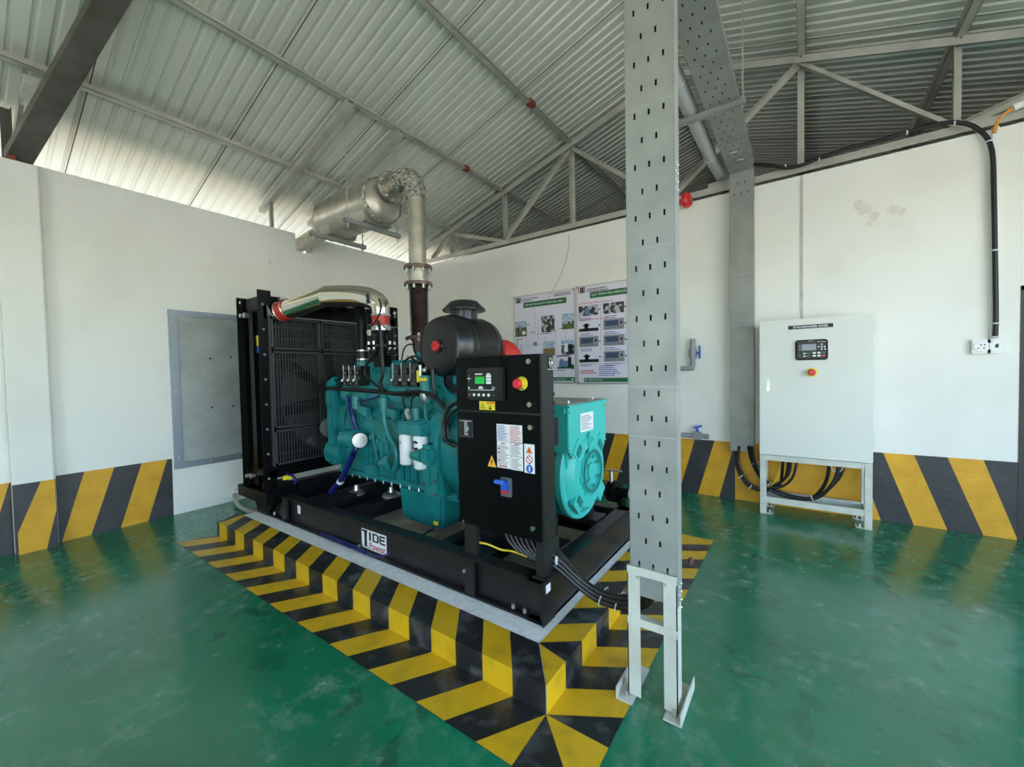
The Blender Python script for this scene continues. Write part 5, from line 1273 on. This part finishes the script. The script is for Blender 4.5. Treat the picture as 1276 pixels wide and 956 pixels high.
# ================================================================== PIPES AND VALVES on the end wall
wv = thing('water_tap', 'grey wall pipe with an upright blue-handled valve above the stripes', 'valve', (4.56, -.05, 1.49))
part('pipe', MB().tube([(4.2, -.06, 1.495), (4.5, -.06, 1.495), (4.565, -.06, 1.495), (4.565, -.06, 1.53), (4.565, -.06, 1.84)], .027, 14, smooth=False).cyl((4.565, -.06, 1.62), (4.565, -.06, 1.72), .042), 'gpvc', wv)
part('valve_handle', MB().cyl((4.565, -.06, 1.67), (4.64, -.06, 1.67), .014).box(4.63, 4.65, -.075, -.045, 1.60, 1.76, .006), 'bluh', wv, 'blue lever')
part('signal_wire', MB().tube([(4.565, -.06, 1.84), (4.55, -.06, 1.9), (4.5, -.07, 1.97), (4.43, -.08, 1.99), (4.40, -.08, 1.9)], .004, 6), 'wht', wv)
lv = thing('drain_tap', 'grey capped pipe stub with a small blue valve just over the yellow stripes', 'valve', (4.6, -.05, .70))
part('pipe', MB().cyl((4.3, -.06, .70), (4.70, -.06, .70), .026).box(4.57, 4.66, -.10, -.02, .66, .75, .012).cyl((4.69, -.06, .70), (4.73, -.06, .70), .03), 'gpvc', lv)
part('valve_handle', MB().cyl((4.61, -.06, .75), (4.61, -.06, .79), .014).beam((4.57, -.06, .79), (4.66, -.06, .82), .03, .02), 'bluh', lv, 'small blue lever')
part('wall_bracket', MB().box(4.34, 4.36, -.09, 0, .66, .74), 'gpvc', lv)
rv = thing('red_valve_wheel', 'red plastic valve knob high on the wall behind the perforated tray', 'valve', (4.47, -.06, 3.44))
b = MB().lathe([(.0, .12), (.07, .12), (.085, .10), (.085, .06), (.05, .045), (.03, 0)], (4.44, -.09, 3.44), (1, -.25, 0), n=10)
part('wheel', b, 'redk', rv)
part('stem', MB().cyl((4.36, 0, 3.44), (4.36, -.09, 3.44), .02).cyl((4.36, -.09, 3.44), (4.46, -.095, 3.44), .02), 'redk', rv)
fp_ = thing('flanged_pipe', 'grey pipe with a dark bolted flange behind the alternator', 'pipe', (4.4, -1.62, .34))
b = MB(); flange(b, (4.16, -1.6, .37), X, .10, .03, 8, .075); flange(b, (4.20, -1.6, .37), X, .10, .03, 0)
part('flange', b, ['bs', 'gry'], fp_)
part('pipe', MB().cyl((4.2, -1.6, .37), (4.36, -1.6, .37), .045, n=20).cyl((4.0, -1.6, .37), (4.16, -1.6, .37), .045, n=20), 'bs', fp_)
part('grey_pipe', MB().tube([(4.34, -1.6, .37), (4.56, -1.6, .37), (4.62, -1.6, .35), (4.64, -1.6, .28), (4.64, -1.6, .004)], .055, 20, smooth=False).lathe([(.057, 0), (.066, 0), (.066, .03), (.057, .03)], (4.38, -1.6, .37), X, n=20), 'lpvc', fp_)
part('small_valve', MB().cyl((4.17, -1.62, .45), (4.17, -1.62, .56), .018).beam((4.12, -1.62, .565), (4.28, -1.64, .575), .02, .012), 'zinc', fp_)
part('pipe_foot', MB().box(4.24, 4.28, -1.66, -1.54, .0, .33), 'bs', fp_)
# ================================================================== SOCKETS, CONDUIT
p = PY(-.03, 1222.5, 433); s1 = PY(-.03, 1241, 432.5)
for i, (q_, kind) in enumerate(((p, 0), (s1, 1))):
    t = thing('wall_socket', ['white wall socket with four pin holes, next to the switch socket', 'white wall socket with one square hole, under the black conduit'][i], 'socket', (q_.x, -.01, q_.z), 'sockets below the conduit')
    hw = .056; cx = q_.x; cz = 1.632
    part('box', MB().box(cx-hw, cx+hw, -.045, 0, cz-.062, cz+.062, .005), 'wpl', t)
    part('face_disc', MB().lathe([(.0, .006), (.045, .006), (.048, .003), (.048, 0)], (cx, -.045, cz), -Y, n=32), 'wpl', t)
    b = MB()
    if kind == 0:
        for dx, dz in ((-.006, .014), (.016, .014), (-.022, -.014), (.012, -.014)): b.cyl((cx+dx, -.0505, cz+dz), (cx+dx, -.0518, cz+dz), .0055, n=10)
    else: b.box(cx-.01, cx+.01, -.0525, -.05, cz-.014, cz+.014).box(cx-.003, cx+.012, -.0525, -.05, cz+.012, cz+.018)
    part('pin_holes', b, 'rub', t)
cp_ = [(938, 205), (960, 206), (979, 209), (1000, 205.5), (1021, 197), (1055, 185), (1080, 179), (1110, 171), (1150, 159), (1178, 153), (1196, 153), (1212, 157), (1226, 167), (1234, 180), (1237.5, 200), (1238.5, 240), (1239.5, 290), (1240.5, 350), (1241, 400), (1240, 421)]
co = thing('power_conduit', 'black corrugated conduit along the wall top and down to the sockets', 'conduit', tuple(PY(-.05, 1238, 250)))
part('conduit_hose', MB().tube([PY(-.045, *q_) for q_ in cp_], .017, 12, 5), 'rub', co)
b = MB()
for (x, y), d in (((979, 207), X), ((1021, 199), X), ((1130, 165), X), ((1189, 154), X), ((1233, 176), Z), ((1239.5, 312), Z), ((1241, 403), Z), ((1240, 420), Z)):
    b.lathe([(.017, -.006), (.022, -.004), (.022, .004), (.017, .006)], PY(-.045, x, y), d, n=16)
part('conduit_clip', b, 'tie', co)
tk = thing('wall_trunking', 'slim white trunking strip running down beside the black conduit', 'trunking', (7.0, -.01, 2.5))
a_, b_ = PY(-.01, 1240.5, 163), PY(-.01, 1245, 418)
part('strip', MB().box(6.905, 6.945, -.022, 0, 1.70, 3.46, .003), 'wpl', tk)
ow = thing('orange_wires', 'pair of orange wires arching from the wall top to a clear connector', 'wire', tuple(PY(-.04, 1239, 160)))
for k in range(2): part('wire', MB().tube([PY(-.03, *q_) for q_ in ((1238+k*2, 166), (1240+k*2, 157), (1247, 146+k), (1256, 138+k*2), (1264, 134+k*2))], .007, 8), 'owire', ow)
part('connector', MB().tube([PY(-.03, *q_) for q_ in ((1262, 135), (1270, 131), (1284, 127))], .03, 12), 'wpl', ow, 'whitish plastic connector sleeve')
# ================================================================== DUCT COVER on the wall, small things on the floor
dc = thing('duct_cover', 'dull galvanised sheet closing the air duct opening behind the radiator', 'duct cover', (0, -2.67, .5))
cy0, cy1, cz0, cz1 = -3.732, -1.62, .50, 2.25
b = MB(); fw = .085
b.box(0, .022, cy0, cy0+fw, cz0, cz1, .003).box(0, .022, cy1-fw, cy1, cz0, cz1, .003).box(0, .024, cy0, cy1, cz1-fw*.8, cz1, .003).box(0, .024, cy0, cy1, cz0, cz0+fw*.8, .003)
part('frame', b, 'bluealu', dc)
part('sheet', MB().box(.001, .012, cy0+fw-.01, cy1-fw+.01, cz0+.05, cz1-.05), 'plate', dc)
b = MB()
for y, z_ in ((cy0+.04, 2.12), (cy0+.04, 1.35), (cy0+.04, .62), (-3.35, cz1-.03), (-2.8, cz1-.03), (-3.4, cz0+.035), (-3.1, cz0+.035), (-2.8, cz0+.035)): b.ball((.024, y, z_), .012, n=8, sq=.5, ax=(1, 0, 0))
part('cover_screws', b, 'zinc', dc)
b = MB()
for y, z_ in ((-3.36, 1.72), (-3.15, 1.74), (-3.36, 1.15), (-3.15, 1.15)): b.cyl((.012, y, z_), (.015, y, z_), .011, n=10)
part('drilled_holes', b, 'rub', dc)
hs = thing('corrugated_hose', 'short grey flexible hose coming out of the wall base behind the radiator', 'hose', (.05, -3.16, .06))
part('hose', MB().tube([(-.02, -3.17, .10), (.08, -3.2, .09), (.25, -3.24, .045), (.5, -3.28, .03), (.8, -3.27, .03), (1.06, -3.2, .035)], .022, 10), 'sil', hs)
part('wall_stub', MB().cyl((0, -3.16, .10), (.06, -3.185, .095), .045, n=16), 'wpl', hs)
fb = thing('floor_anchor', 'rusty steel anchor stub standing on the black and yellow floor stripes', 'anchor bolt', (4.92, -1.93, .003))
part('plate', MB().box(4.88, 4.95, -1.96, -1.9, .003, .012), 'bel', fb)
part('stub', MB().cyl((4.92, -1.93, .012), (4.92, -1.93, .055), .016, n=10).cyl((4.92, -1.93, .03), (4.92, -1.93, .042), .024, n=6), 'bel', fb)
